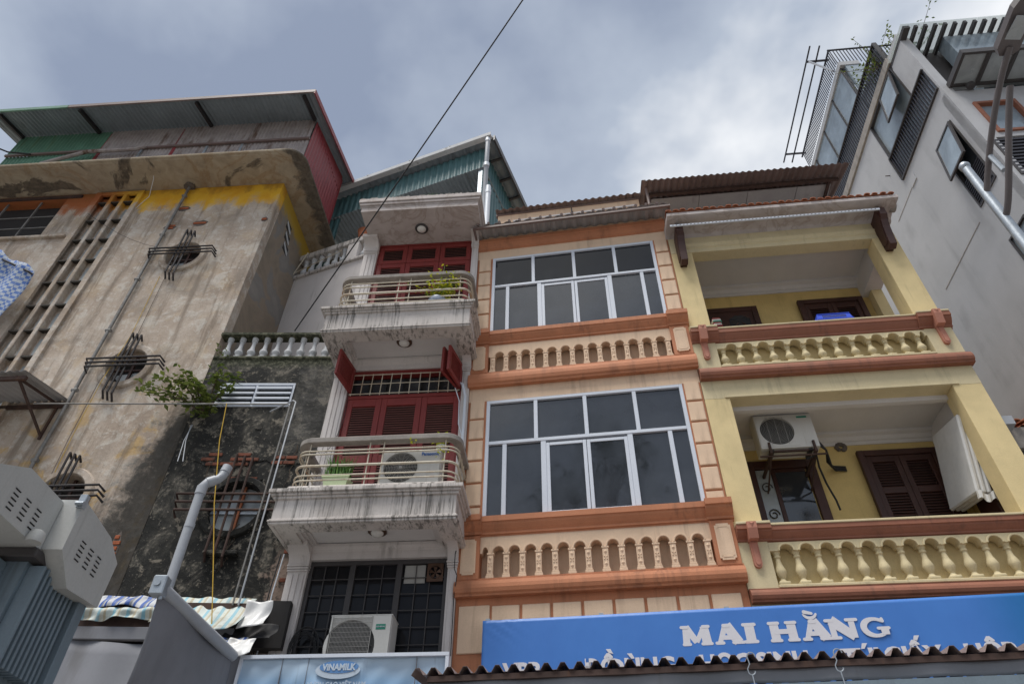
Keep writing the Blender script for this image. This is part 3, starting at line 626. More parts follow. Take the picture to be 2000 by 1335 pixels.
P(MB().box(3.50, 3.68, 0.30, 1.2, 4.7, 7.6), 'side_wall', 'yellow_inner', YH)
P(MB().box(3.40, 3.499, 0.30, 1.2, 7.25, 7.579), 'side_beam', 'white_inner', YH)
P(MB().box(3.46, 3.68, 0.30, 1.02, 8.0, 8.75), 'side_parapet', 'yellow', YH)
P(MB().box(3.44, 3.499, 0.55, 1.0, 5.4, 6.3, 0.01), 'side_window_frame', 'dark_wood', YH)
def shutter(par, u0, u1, z0, z1, y, mat, secs, st=0.075, th=0.045, name='shutter', slat=0.042, rot=None, smat=None):
    """framed leaf with tilted slats; secs = [(z0,z1), ...] louvre fields"""
    if rot: pv = rot
    else: pv = None
    f = MB(); f.box(u0, u0+st, y, y+th, z0, z1, 0.004); f.box(u1-st, u1, y, y+th, z0, z1, 0.004)
    zs = [z0] + [v for s_ in secs for v in s_] + [z1]
    for i in range(0, len(zs), 2): f.box(u0+st, u1-st, y+0.001, y+th, zs[i], zs[i+1], 0.004)
    o = f.build(name, mat, par)
    w_ = u1-u0-2*st
    me = MB().add([(-w_/2, -0.016, -slat*0.62), (w_/2, -0.016, -slat*0.62), (w_/2, 0.016, slat*0.32), (-w_/2, 0.016, slat*0.32),
                   (-w_/2, -0.016, -slat*0.62+0.009), (w_/2, -0.016, -slat*0.62+0.009), (w_/2, 0.016, slat*0.32+0.009), (-w_/2, 0.016, slat*0.32+0.009)],
                  [(0, 1, 2, 3), (7, 6, 5, 4), (0, 4, 5, 1), (3, 2, 6, 7), (0, 3, 7, 4), (1, 5, 6, 2)]).mesh('slat', smat or mat)
    for a, b_ in secs:
        n = max(2, int(round((b_-a)/slat)))
        for i in range(n): inst(me, 'slat', o, ((u0+u1)/2, y+th/2, a+(b_-a)*(i+0.6)/n))
    MB().box(u0+st*0.6, u1-st*0.6, y+th+0.004, y+th+0.012, z0+0.02, z1-0.02).build('backing', 'dark_back', o)  # near-black sheet: the unlit room's shade between the slats put into its colour
    return o
def casing(par, u0, u1, z0, z1, y, mat, wd=0.09, th=0.07, sill=False):
    f = MB().box(u0, u0+wd, y, y+th, z0, z1, 0.006); f.box(u1-wd, u1, y, y+th, z0, z1, 0.006); f.box(u0+wd, u1-wd, y+0.001, y+th, z1-wd, z1, 0.006)
    if sill: f.box(u0+wd, u1-wd, y+0.001, y+th, z0, z0+wd, 0.006)
    return f.build('casing', mat, par)
casing(YH, 2.235, 3.345, 5.55, 7.25, 1.09, 'dark_wood'); 
shutter(YH, 2.33, 2.787, 5.6, 7.155, 1.115, 'dark_wood', [(5.7, 6.55), (6.64, 7.06)]); shutter(YH, 2.793, 3.25, 5.6, 7.155, 1.115, 'dark_wood', [(5.7, 6.55), (6.64, 7.06)])
casing(YH, 2.235, 3.345, 8.7, 10.42, 1.09, 'dark_wood')
shutter(YH, 2.33, 2.787, 8.72, 10.325, 1.115, 'dark_wood', [(8.8, 9.85), (9.93, 10.2)]); shutter(YH, 2.793, 3.25, 8.72, 10.325, 1.115, 'dark_wood', [(8.8, 9.85), (9.93, 10.2)])
casing(YH, 0.62, 1.62, 4.75, 7.19, 1.14, 'dark_wood', 0.13)
d = MB().box(0.97, 1.03, 1.16, 1.2, 4.8, 7.05, 0.005); d.box(1.031, 1.46, 1.162, 1.195, 7.0, 7.05)
o = P(d, 'door', 'dark_wood', YH); MB().box(1.031, 1.47, 1.176, 1.184, 4.8, 7.0).build('pane', 'pane_tint', o); MB().box(0.75, 0.969, 1.178, 1.186, 4.8, 7.05).build('pane', 'pane_frost', o)
for k in range(3):      # wrought scrolls behind the pale side light
    cx, cz = 0.86, 6.75-k*0.42
    MB().tube([(cx+0.08*math.cos(a)*(1-a/12), 1.165, cz+0.09*math.sin(a)*(1-a/12)) for a in [j*0.5 for j in range(18)]], 0.008, 5).build('scroll', 'black_iron', o)
casing(YH, 0.40, 1.535, 8.05, 10.41, 1.14, 'dark_wood', 0.1)
o = P(MB().box(0.5, 1.435, 1.16, 1.2, 8.05, 10.31), 'door', 'dark_wood', YH)
MB().plate([[(1.0, 9.6), (1.36, 9.6), (1.36, 10.12), (1.25, 10.2), (1.11, 10.2), (1.0, 10.12)]], 1.152, 1.158).build('pane', 'pane_tint', o)
for s_ in (-1, 1): MB().tube([(1.18+s_*(0.02+0.1*math.sin(a)), 1.148, 9.7+0.32*a/3) for a in [j*0.3 for j in range(11)]], 0.01, 5).build('scroll', 'dark_wood', o)
# eave: coved plaster slab, clay tile edge, wooden corbels
ev = [(0.25, 11.36), (-0.43, 11.18), (-0.47, 11.18), (-0.47, 11.11), (-0.44, 11.095), (-0.32, 11.10), (-0.14, 11.12), (-0.05, 11.10), (0.0, 11.05), (0.25, 11.05)]
P(MB().prism(ev, -0.03, 3.76), 'eave', 'stained_white', YH, smooth=True, sharp=30)
P(MB().tube([(3.70, -0.2, 11.2), (3.80, -0.2, 11.2)], 0.10, 16), 'eave_end', 'concrete', YH)
tm = MB().add([(0.05*math.cos(math.pi*k/6)*sc, yy, zz+0.035*math.sin(math.pi*k/6)) for yy, zz, sc in ((0, 0, 1), (0.32, 0.08, 0.85)) for k in range(7)] + [(0.036*math.cos(math.pi*k/6)*sc, yy, zz+0.02*math.sin(math.pi*k/6)) for yy, zz, sc in ((0, 0, 1), (0.32, 0.08, 0.85)) for k in range(7)],
    [(k, k+1, k+8, k+7) for k in range(6)] + [(k+14, k+21, k+22, k+15) for k in range(6)] + [(k, k+14, k+15, k+1) for k in range(6)] + [(0, 7, 21, 14), (6, 20, 27, 13)]).mesh('roof_tile', 'tile')
tm2 = MB().box(-0.07, 0.07, 0, 0.34, -0.014, 0.0, 0.004).mesh('roof_tile', 'tile')
for i in range(30):
    u = -0.0+i*0.1265
    inst(tm, 'roof_tile', YH, (u+random.uniform(-.008, .008), -0.50+random.uniform(-.012, .012), 11.205+random.uniform(-.004, .006)), (R(0), random.uniform(-.06, .06), random.uniform(-.05, .05)))
    if i < 29: inst(tm2, 'roof_tile', YH, (u+0.063, -0.485, 11.21), (R(14), 0, random.uniform(-.03, .03)))
for uc in (0.16, 3.47):
    pr = [(-0.02, 11.03), (-0.33, 11.06), (-0.36, 11.0), (-0.36, 10.85), (-0.30, 10.78), (-0.26, 10.66), (-0.22, 10.45), (-0.20, 10.28), (-0.10, 10.25), (-0.04, 10.3), (0.0, 10.3), (0.0, 11.03)]
    P(MB().prism(pr, uc-0.055, uc+0.055), 'corbel', 'dark_wood', YH); P(MB().prism([(y*0.8-0.02, 10.64+(z-10.64)*0.75) for y, z in pr], uc-0.065, uc+0.065), 'corbel_panel', 'dark_wood', YH)
rod = single(MB().box(0, 3.42, -0.012, 0.012, -0.018, 0.018), 'perforated_rail', 'white_pvc', 'long pale perforated rail hung between two wooden corbels under tiled eave', 'rail', 'Y', loc=(0.0, -0.39, 10.93))
hole = MB().box(-0.012, 0.012, -0.0005, 0.0005, -0.006, 0.006).mesh('slot', 'dark_back')
for i in range(56): inst(hole, 'slot', rod, (0.05+i*0.06, -0.0128, 0))
# roof canopy over the yellow house terrace
P(MB().sheet((-0.22, 0.10, 13.03), (3.95, 0, 0), (0, 1.5, 0.42), 0.12, 0.016, 2), 'roof_sheet', 'tin_brown', YH)
cf = MB().box(-0.1, 3.58, 0.42, 0.47, 12.98, 13.05); cf.box(-0.1, -0.05, 0.471, 1.4, 13.0, 13.05); cf.box(3.4, 3.45, 0.471, 1.4, 13.0, 13.05)
P(cf, 'canopy_frame', 'rust_iron', YH)
for a, b_ in ((0.0, 0.95), (0.96, 1.9), (1.91, 2.85), (2.86, 3.5)): P(MB().box(a, b_, 0.6, 1.35, 13.07, 13.085), 'ceiling_panel', 'tin_under', YH)
for z in (12.42, 12.6): P(MB().box(0.0, 3.55, 0.84, 0.87, z, z+0.025), 'railing_rail', 'black_iron', YH)
for i in range(26): P(MB().box(i*0.14, i*0.14+0.016, 0.82, 0.837, 12.0, 12.75), 'railing_bar', 'black_iron', YH)
P(MB().box(0.0, 3.6, 1.5, 1.55, 11.2, 13.35), 'terrace_wall', 'white_plaster', YH)
P(MB().box(0.0, 3.6, 0.22, 1.5, 11.2, 11.4), 'terrace_floor', 'concrete', YH)
P(MB().tube([(-0.12, 0.3, 12.5), (-0.12, 0.3, 13.3)], 0.03, 8), 'post', 'tin_brown', YH)
# ------------------------------------------------------------------ white house
WH = thing('white_house', 'very narrow white house with red louvred doors and railed balconies', 'house', 'W')
P(MB().box(-2.17, -0.012, 0.13, 6.0, 0.0, 12.3), 'house_body', 'white_plaster', WH)
def pilaster(u0, u1, z0, z1, flutes):
    P(MB().box(u0, u1, -0.05, 0.13, z0, z1), 'pilaster', 'white_plaster', WH)
    n = flutes
    for i in range(n):
        a = u0+0.02+(u1-u0-0.04)*i/n; b_ = u0+0.02+(u1-u0-0.04)*(i+1)/n
        P(MB().box(a+0.008, b_-0.008, -0.062, -0.045, z0+0.02, z1-0.3, 0.004), 'pilaster_strip', 'white_plaster', WH)
    for k, (dz, dd) in enumerate(((0.27, 0.012), (0.24, 0.02), (0.21, 0.028))):
        P(MB().box(u0-dd*0.6, u1+dd*0.6, -0.06-dd, 0.1, z1-dz, z1-dz+0.025, 0.006), 'neck_moulding', 'white_plaster', WH)
    cv = [(0.0, z1-0.18), (-0.065, z1-0.18)] + [(-0.07-0.20*(1-math.cos(a)), z1-0.17+0.15*math.sin(a)) for a in [math.pi/2*j/7 for j in range(8)]] + [(-0.29, z1+0.03), (0.0, z1+0.03)]
    P(MB().prism(cv, u0-0.01, u1+0.01), 'corbel', 'white_plaster', WH, smooth=True, sharp=35)
for z0, z1 in ((3.4, 5.52), (5.93, 8.68), (9.13, 11.64)):
    pilaster(-2.14, -1.89, z0, z1, 3); pilaster(-0.12, -0.005, z0, z1, 1)
def slab(zb, zt, name):
    b = 0.24
    m_ = MB().box(-2.17, 0.06, -0.82, -0.82+b, zb, zt-0.05).box(-2.17, -2.17+b, -0.82+b, 0.0, zb, zt-0.05).box(0.06-b, 0.06, -0.82+b, 0.0, zb, zt-0.05).box(-2.17+b, 0.06-b, -0.82+b, 0.0, zb+0.12, zt-0.05)
    o = P(m_, name, 'slab_white', WH)
    for z, h, d_ in ((zt-0.11, 0.035, 0.03), (zt-0.075, 0.03, 0.055), (zt-0.045, 0.05, 0.085), (zb-0.012, 0.03, 0.018), (zb+0.019, 0.025, 0.032), (zb+0.045, 0.02, 0.016)):
        m_ = MB().box(-2.17-d_, 0.06+d_, -0.82-d_, 0.0 if z > zb+0.2 else -0.82+0.03, z, z+h, 0.006)
        if z < zb+0.2: m_.box(-2.17-d_, -2.17+0.03, -0.789, -0.01, z, z+h, 0.006); m_.box(0.03, 0.06+d_, -0.789, -0.01, z, z+h, 0.006)
        m_.build('moulding', 'slab_white', o)
    for k, (i_, dz) in enumerate(((0.0, 0.03), (0.035, 0.06), (0.07, 0.09))):       # stepped frame round the sunk soffit panel
        a, c, y0 = -2.17+b+i_, 0.06-b-i_, -0.82+b+i_; z = zb+dz
        m_ = MB().box(a, c, y0, y0+0.036, z, zb+0.119); m_.box(a, a+0.036, y0+0.0361, -0.02, z, zb+0.119); m_.box(c-0.036, c, y0+0.0361, -0.02, z, zb+0.119)
        m_.build('soffit_step', 'white_plaster', o)
    MB().box(-2.17+b+0.1, 0.06-b-0.1, -0.82+b+0.1, -0.03, zb+0.112, zb+0.1185).build('soffit_panel', 'white_inner', o)
    return o
slab(5.50, 5.93, 'balcony_slab'); slab(8.64, 9.12, 'balcony_slab')
for z in (5.929, 9.119): P(MB().box(-2.09, 0.03, -0.80, 0.0, z, z+0.10, 0.02), 'balcony_floor', 'slab_white', WH)
P(MB().prism([(0.05, 5.60), (-0.08, 5.60), (-0.08, 5.56), (-0.06, 5.53), (-0.05, 5.5), (-0.05, 5.40), (0.05, 5.40)], -1.889, -0.121), 'head_beam', 'white_plaster', WH)
P(MB().prism([(0.05, 8.74), (-0.08, 8.74), (-0.08, 8.70), (-0.06, 8.66), (-0.04, 8.62), (-0.04, 8.53), (0.05, 8.53)], -1.889, -0.121), 'head_beam', 'white_plaster', WH)
# roof slab
o = P(MB().box(-2.06, 0.06, -0.80, 0.13, 11.65, 11.93), 'roof_slab', 'stained_white', WH)
for z, h, d_ in ((11.76, 0.03, 0.015), (11.795, 0.06, 0.04), (11.86, 0.1, 0.06)): MB().box(-2.06-d_, 0.06+d_, -0.80-d_, 0.13, z, z+h, 0.008).build('moulding', 'stained_white', o)
mb = MB()
for i in range(60):
    u = random.uniform(-2.1, 0.08); h = random.uniform(0.01, 0.035); mb.box(u, u+random.uniform(.02, .06), -0.855, -0.82, 11.955, 11.96+h, 0.006)
mb.build('moss_crust', 'concrete', o)['kind'] = 'stuff'
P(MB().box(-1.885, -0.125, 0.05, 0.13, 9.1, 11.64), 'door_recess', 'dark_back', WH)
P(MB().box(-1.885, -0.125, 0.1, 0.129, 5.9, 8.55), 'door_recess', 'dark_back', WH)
ed = [-1.865, -1.335, -0.72, -0.145]
f = MB().box(-1.885, -1.866, -0.01, 0.08, 9.1, 11.64).box(-0.144, -0.125, -0.01, 0.08, 9.1, 11.64).box(-1.865, -0.145, -0.01, 0.06, 11.60, 11.64); P(f, 'door_frame', 'red_paint', WH)
f = MB().box(-1.885, -1.866, -0.01, 0.09, 5.92, 8.52).box(-0.144, -0.125, -0.01, 0.09, 5.92, 8.52).box(-1.865, -0.145, -0.01, 0.09, 8.44, 8.53).box(-1.865, -0.145, -0.005, 0.09, 7.99, 8.05); P(f, 'door_frame', 'red_paint', WH)
for i in range(3):
    a, b_ = ed[i]+0.003, ed[i+1]-0.003
    shutter(WH, a, b_, 11.12, 11.595, -0.002, 'red_paint', [(11.21, 11.51)], 0.085, smat='slat_brown')
    shutter(WH, a, b_, 9.13, 11.11, -0.002, 'red_paint', [(9.25, 9.72), (9.80, 10.30), (10.39, 11.01)], 0.085, smat='slat_brown')
    shutter(WH, a, b_, 5.95, 7.985, 0.0, 'red_paint', [(6.05, 6.42), (6.50, 6.85), (6.97, 7.85)], 0.085, smat='slat_brown')
# barred transom over the lower doors, with its leaves swung out
for i in range(12): u = -1.83+i*0.15; P(MB().tube([(u, -0.03, 8.04), (u, -0.03, 8.45)], 0.008, 6), 'transom_bar', 'rail_paint', WH)
for z in (8.06, 8.25, 8.43): P(MB().tube([(-1.86, -0.037, z), (-0.15, -0.037, z)], 0.008, 6), 'transom_bar', 'rail_paint', WH)
for i in range(6): P(MB().box(-1.80+i*0.275, -1.80+i*0.275+0.2, 0.06, 0.068, 8.1, 8.4), 'transom_pane', 'pane_tint', WH)
for uh, rz, wd in ((-1.86, -100, 0.52), (-0.16, -104, 0.50), (-0.20, -112, 0.48)):
    hg = bpy.data.objects.new('open_shutter', None); COL.objects.link(hg); hg.parent = WH; hg.location = (uh, -0.03, 0); hg.rotation_euler = (0, 0, R(rz))
    f = MB().box(0, 0.07, 0, 0.04, 8.07, 8.55, 0.004).box(wd-0.07, wd, 0, 0.04, 8.07, 8.55, 0.004).box(0.07, wd-0.07, 0.001, 0.04, 8.07, 8.14, 0.004).box(0.07, wd-0.07, 0.001, 0.04, 8.48, 8.55, 0.004)
    f.build('leaf_frame', 'red_paint', hg)
    for i in range(9): MB().box(0.07, wd-0.07, 0.006, 0.034, 8.15+i*0.037, 8.15+i*0.037+0.012).build('slat', 'red_paint', hg)
# balcony rails: round-cornered concrete cap over painted bars
def rail_path(u0, u1, yf, z, r_, back=-0.02):
    pts = [(u0, back, z)]
    pts += [(u0+r_-r_*math.cos(a), yf+r_-r_*math.sin(a), z) for a in [math.pi/2*j/8 for j in range(9)]]
    pts += [(u0+(u1-u0)*k/4, yf, z) for k in (1, 2, 3)]
    pts += [(u1-r_+r_*math.sin(a), yf+r_-r_*math.cos(a), z) for a in [math.pi/2*j/8 for j in range(9)]]
    return pts + [(u1, back, z)]
for zt, zs, zsl in ((6.74, (6.545, 6.495, 6.32, 6.18, 6.11), 5.93), (9.91, (9.74, 9.66, 9.51, 9.36, 9.27), 9.12)):
    P(MB().sweep(rail_path(-2.06, 0.0, -0.75, zt-0.045, 0.15), [(-0.058, -0.03), (0.058, -0.03), (0.062, 0.03), (0.05, 0.042), (-0.05, 0.042), (-0.062, 0.03)]), 'rail_cap', 'concrete', WH, smooth=True, sharp=35)
    for i, z in enumerate(zs): P(MB().tube(rail_path(-2.08, 0.02, -0.77, z, 0.14), 0.017 if i == 2 else 0.011, 8), 'rail_bar', 'rail_paint', WH, smooth=True)
    for u in (-1.13, -0.945, -0.14, -1.92): P(MB().tube([(u, -0.757, zsl), (u, -0.757, zt-0.08)], 0.009, 6), 'rail_post', 'rail_paint', WH)
    for u in (-2.065, 0.005):
        for y in (-0.5, -0.3, -0.12): P(MB().tube([(u, y, zsl), (u, y, zt-0.08)], 0.009, 6), 'rail_post', 'rail_paint', WH)
# barred ground-floor-over window
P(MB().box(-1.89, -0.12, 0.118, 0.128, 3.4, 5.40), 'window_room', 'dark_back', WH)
g = MB().box(-1.889, -1.84, 0.0, 0.06, 3.4, 5.39).box(-0.17, -0.121, 0.0, 0.06, 3.4, 5.39).box(-1.84, -0.17, 0.0, 0.06, 5.34, 5.395)
for u in (-1.33, -0.735): g.box(u-0.035, u+0.035, 0.0, 0.06, 3.4, 5.339)
wf = P(g, 'barred_window', 'frame_dark', WH)
for a, b_ in ((-1.84, -1.366), (-1.294, -0.771), (-0.699, -0.17)):
    n = 2
    for i in range(1, 3): MB().tube([(a+(b_-a)*i/3, 0.012, 3.4), (a+(b_-a)*i/3, 0.012, 5.34)], 0.007, 6).build('bar', 'frame_dark', wf)
    for k in range(9): MB().tube([(a, 0.005, 5.16-k*0.2), (b_, 0.005, 5.16-k*0.2)], 0.007, 6).build('bar', 'frame_dark', wf)
    MB().box(a, b_, 0.04, 0.046, 3.4, 5.34).build('pane', 'pane_room', wf)
fx = MB().plate([rect(-0.38, -0.18, 5.10, 5.33), circ(-0.28, 5.215, 0.08)], -0.015, 0.0)
fo = fx.build('extractor_fan', 'lamp_bronze', wf)
for k in range(5):
    a = 2*math.pi*k/5; MB().add([(-0.28, -0.005, 5.215), (-0.28+0.075*math.cos(a), -0.002, 5.215+0.075*math.sin(a)), (-0.28+0.075*math.cos(a+0.7), -0.010, 5.215+0.075*math.sin(a+0.7))], [(0, 1, 2)]).build('blade', 'lamp_bronze', wf, solid=0.002)
MB().box(-0.67, -0.41, 0.03, 0.036, 5.1, 5.33).build('vent_panel', 'grille', wf)
# ceiling lamps under the slabs
def dome_lamp(label, u, y, z, rim):
    t_ = thing('ceiling_lamp', label, 'lamp', 'W', u, y, z, group='dome lamps under the white balcony slabs')
    MB().lathe([(0.115, 0.0), (0.12, -0.02), (0.10, -0.035), (0.082, -0.03), (0.08, 0)], n=24).build('rim', rim, t_, smooth=True)
    MB().lathe([(0.084, -0.02), (0.078, -0.045), (0.055, -0.068), (0.02, -0.078), (0.001, -0.079)], n=20).build('dome', 'lamp_glass', t_, smooth=True)
dome_lamp('round dark-rimmed lamp under the stained top roof slab of the white house', -1.03, -0.36, 11.65, 'frame_dark')
dome_lamp('round dark-rimmed lamp under the upper red-door balcony', -1.0, -0.42, 8.752, 'lamp_bronze')
dome_lamp('white dome lamp with bronze rim above the dark barred window', -0.98, -0.36, 5.612, 'lamp_bronze')
# wall light conduit and cables at the right of the lower doors
single(MB().tube([(-0.20, -0.06, 8.2), (-0.1, -0.09, 8.12), (-0.05, -0.08, 7.9), (-0.045, -0.07, 7.4), (-0.05, -0.07, 6.9), (-0.03, -0.07, 6.7)], 0.022, 8), 'insulated_pipe', 'white_pvc', 'bent white pipe running down beside red doors to the balcony unit', 'pipe', 'W', smooth=True)
single(MB().tube([(-0.22, -0.07, 8.1), (-0.13, -0.1, 7.8), (-0.12, -0.08, 7.4), (-0.06, -0.08, 7.2)], 0.008, 6), 'cable', 'white_pvc', 'thin white cable looping beside the bent pipe by red doors', 'cable', 'W')
single(MB().tube([(-2.15, -0.07, 7.1)] + [(-2.15+0.32*k/8, -0.09, 7.05-0.12*math.sin(math.pi*k/8)+0.45*(k/8)**3) for k in range(1, 9)] + [(-1.85, -0.07, 8.1)], 0.004, 5), 'cable', 'rubber', 'thin black wire sagging across white pilaster left of red doors', 'cable', 'W')

# ------------------------------------------------------------------ air conditioners
def ac(label, fr, u, y, z, w_, h, d_, style, brand=None, rz=0.0):
    t_ = thing('air_conditioner', label, 'air conditioner', fr, u, y, z, rz, group='outdoor air conditioning units')
    r_ = h*0.40; cx = w_*0.35 if style != 'sq' else w_*0.36; cz = h*0.52
    cs = MB().plate([rect(0.004, w_-0.004, 0.014, h-0.014), circ(cx, cz, r_, 32)], 0.0, 0.03); cs.box(0, w_, 0.031, d_, 0.01, h, 0.012); cs.box(-0.008, w_+0.008, 0.008, d_-0.005, h-0.012, h+0.006, 0.006)
    cs.build('casing', 'ac_white', t_)
    MB().lathe([(0.001, 0.0305), (r_-0.002, 0.0305), (r_-0.002, 0.029)], (cx, 0, cz), 28, 'y').build('fan_well', 'ac_dark', t_)
    for k in range(3):
        a0 = 2*math.pi*k/3
        MB().add([(cx+rr*math.cos(a0+da), 0.012+0.012*j, cz+rr*math.sin(a0+da)) for rr in (r_*0.2, r_*0.9) for j, da in enumerate((0, 0.9))], [(0, 1, 3, 2)]).build('fan_blade', 'ac_dark', t_, solid=0.003)
    g = MB()
    if style == 'sq':
        for i in range(30): x = 0.03+i*(w_*0.64/29); g.tube([(x, -0.008, 0.04), (x, -0.008, h-0.03)], 0.0022, 4)
        for i in range(13): z_ = 0.05+i*(h-0.09)/12; g.tube([(0.03, -0.011, z_), (0.03+w_*0.64, -0.011, z_)], 0.0022, 4)
        g.box(0.024, 0.03, -0.012, -0.001, 0.03, h-0.02); g.box(0.03+w_*0.64, 0.036+w_*0.64, -0.012, -0.001, 0.03, h-0.02)
    elif style == 'ring':
        for i in range(1, 12): rr = r_*i/11; g.tube([(cx+rr*math.cos(2*math.pi*k/28), -0.008, cz+rr*math.sin(2*math.pi*k/28)) for k in range(29)], 0.0028, 4, False)
        for k in range(18): a = 2*math.pi*k/18; g.tube([(cx+r_*0.1*math.cos(a), -0.005, cz+r_*0.1*math.sin(a)), (cx+r_*math.cos(a), -0.005, cz+r_*math.sin(a))], 0.0025, 4)
        g.lathe([(r_*0.1, -0.012), (r_*0.1, 0.0)], (cx, 0, cz), 12, 'y')
    else:
        for i in range(1, 12): rr = r_*i/11; g.tube([(cx+rr*math.cos(2*math.pi*k/28), -0.006, cz+rr*math.sin(2*math.pi*k/28)) for k in range(29)], 0.002, 4, False)
        for i in (-1, 0, 1): g.tube([(cx+i*r_*0.5, -0.01, cz-r_), (cx+i*r_*0.5, -0.01, cz+r_)], 0.003, 4)
        fq = MB().plate([rect(cx-r_*1.12, cx+r_*1.12, cz-r_*1.12, cz+r_*1.12), circ(cx, cz, r_*1.01, 32)], -0.006, -0.0005); fq.build('fan_surround', 'ac_white', t_)
    g.build('fan_grille', 'grille', t_)
    for s_ in (0.15, 0.8): MB().box(w_*s_, w_*s_+0.05, 0.02, d_-0.02, -0.03, 0.009).build('foot', 'ac_dark', t_)
    return t_
a1 = ac('air conditioner with blue maker name behind the middle balcony rail', 'W', -1.0, -0.63, 6.06, 0.78, 0.55, 0.28, 'ring')
text_part('Panasonic', 0.068, 'blue_print', a1, (0.645, -0.004, 0.455), 0.0015, sx=0.85)
a2 = ac('large air conditioner with green badge standing above the pale blue milk sign', 'W', -1.36, -0.36, 3.86, 0.70, 0.72, 0.32, 'sq')
MB().box(0.53, 0.64, -0.004, -0.0005, 0.55, 0.61, 0.001).build('badge', 'green_print', a2); text_part('GENERAL', 0.024, 'white_print', a2, (0.585, -0.007, 0.572))
a3 = ac('old air conditioner hung on rusty brackets under the lower yellow balcony ceiling', 'Y', 0.74, 0.52, 6.98, 0.80, 0.58, 0.28, 'round')
MB().box(0.60, 0.74, -0.004, -0.0005, 0.505, 0.535, 0.001).build('badge', 'green_print', a3)
br = MB()
for x in (0.1, 0.7): br.box(x, x+0.035, -0.03, 0.66, -0.075, -0.035); br.box(x, x+0.03, -0.03, 0.0, -0.034, 0.1); br.tube([(x+0.015, 0.0, -0.07), (x+0.015, 0.64, -0.32)], 0.012, 6)
br.tube([(-0.04, 0.02, -0.1), (0.86, 0.02, -0.1)], 0.014, 6); br.box(0.1, 0.74, 0.02, 0.05, -0.03, -0.005)
br.build('bracket', 'rust_iron', a3)
for k in range(3):
    MB().tube([(0.80, 0.1+0.03*k, 0.12+0.1*k), (0.9, 0.12, 0.02), (0.93+0.02*k, 0.3, -0.06-0.03*k), (1.12, 0.6, -0.02+0.03*k), (1.3, 0.66, 0.0+0.03*k)], 0.014, 6).build('hose', 'rubber', a3, smooth=True)
MB().tube([(0.60, 0.1, -0.12), (0.72, 0.05, -0.10), (0.76, 0.2, -0.2), (0.86, 0.4, -0.35), (0.95, 0.5, -0.55), (0.96, 0.5, -0.7)], 0.015, 6).build('drain_hose', 'rubber', a3, smooth=True)
hb = MB()
for k in range(14): a = random.uniform(0, 6.28); hb.lathe([(0.001, -0.03), (0.03, -0.02), (0.035, 0.0), (0.02, 0.02)], (2.08+0.06*math.cos(a), 1.19, 7.38+0.05*math.sin(a)), 6, 'y')
hb.build('pipe_hole_packing', 'mortar', YH)

# ------------------------------------------------------------------ things on the balconies
def leaves(mb, c, n, r_, size, up_=0.4, flat=1.0):
    for _ in range(n):
        d_ = Vector((random.gauss(0, 1), random.gauss(0, 1), random.gauss(0, 1))).normalized()*r_*random.random()**0.5
        p = Vector(c) + Vector((d_.x, d_.y, d_.z*flat)); leaf(mb, p, size*random.uniform(0.6, 1.3), up_)
def leaf(mb, p, s_, up_=0.3):
    a = random.uniform(0, 2*math.pi); t_ = Vector((math.cos(a), math.sin(a), random.uniform(-0.6, up_))).normalized(); n_ = t_.cross(Vector((random.uniform(-.5, .5), random.uniform(-.5, .5), 1))).normalized(); q = n_.cross(t_)
    p = Vector(p)
    mb.add([p, p+t_*s_*0.45+n_*s_*0.24+q*s_*0.06, p+t_*s_, p+t_*s_*0.45-n_*s_*0.24+q*s_*0.06], [(0, 1, 2), (0, 2, 3)])
t_ = thing('potted_plant', 'lime-green bushy plant in bluish pot behind the top balcony rail', 'plant', 'W', -0.50, -0.64, 9.22)
MB().lathe([(0.10, 0), (0.14, 0.05), (0.16, 0.12), (0.15, 0.16), (0.13, 0.16), (0.12, 0.12)], n=18).build('pot', 'blue_pot', t_, smooth=True)
mb, sb = MB(), MB()
for k in range(26):
    a = random.uniform(0, 6.28); rr = random.uniform(0.1, 0.38); h = random.uniform(0.2, 0.5)
    if k == 0: tip = Vector((0.05, 0.0, 1.02))
    elif k == 1: tip = Vector((-0.2, 0.05, 0.86))
    elif k == 2: tip = Vector((0.42, -0.05, 0.80))
    elif k == 3: tip = Vector((-0.55, -0.05, 0.72))
    else: tip = Vector((rr*1.15*math.cos(a), rr*0.5*math.sin(a)-0.08, 0.16+h))
    sb.tube([(0, 0, 0.1), tip*0.5+Vector((0, 0, 0.08)), tip], [0.006, 0.005, 0.002], 4)
    for j in range(16 if k < 4 else 20):
        f_ = random.uniform(0.45 if k < 4 else 0.3, 1.0); p = (tip*f_) + Vector((random.gauss(0, .03), random.gauss(0, .03), random.gauss(0, .03)+0.08*(1-f_))); leaf(mb, p, random.uniform(0.04, 0.08))
mb.build('foliage', 'leaf_lime', t_); sb.build('stem', 'leaf_grass', t_)
t_ = thing('potted_plant', 'spring onions in a long green-white planter on the middle balcony', 'plant', 'W', -1.50, -0.70, 6.03)
MB().add([(x*s_, y*s_, z) for z, s_ in ((0, 0.82), (0.12, 1.0)) for x, y in ((-0.17, -0.08), (0.17, -0.08), (0.17, 0.08), (-0.17, 0.08))], [(0, 1, 2, 3), (0, 1, 5, 4), (1, 2, 6, 5), (2, 3, 7, 6), (3, 0, 4, 7)]).box(-0.18, 0.18, -0.09, -0.075, 0.115, 0.135, 0.004).box(-0.18, 0.18, 0.075, 0.09, 0.115, 0.135, 0.004).build('planter', 'beige_pot', t_)
mb = MB()
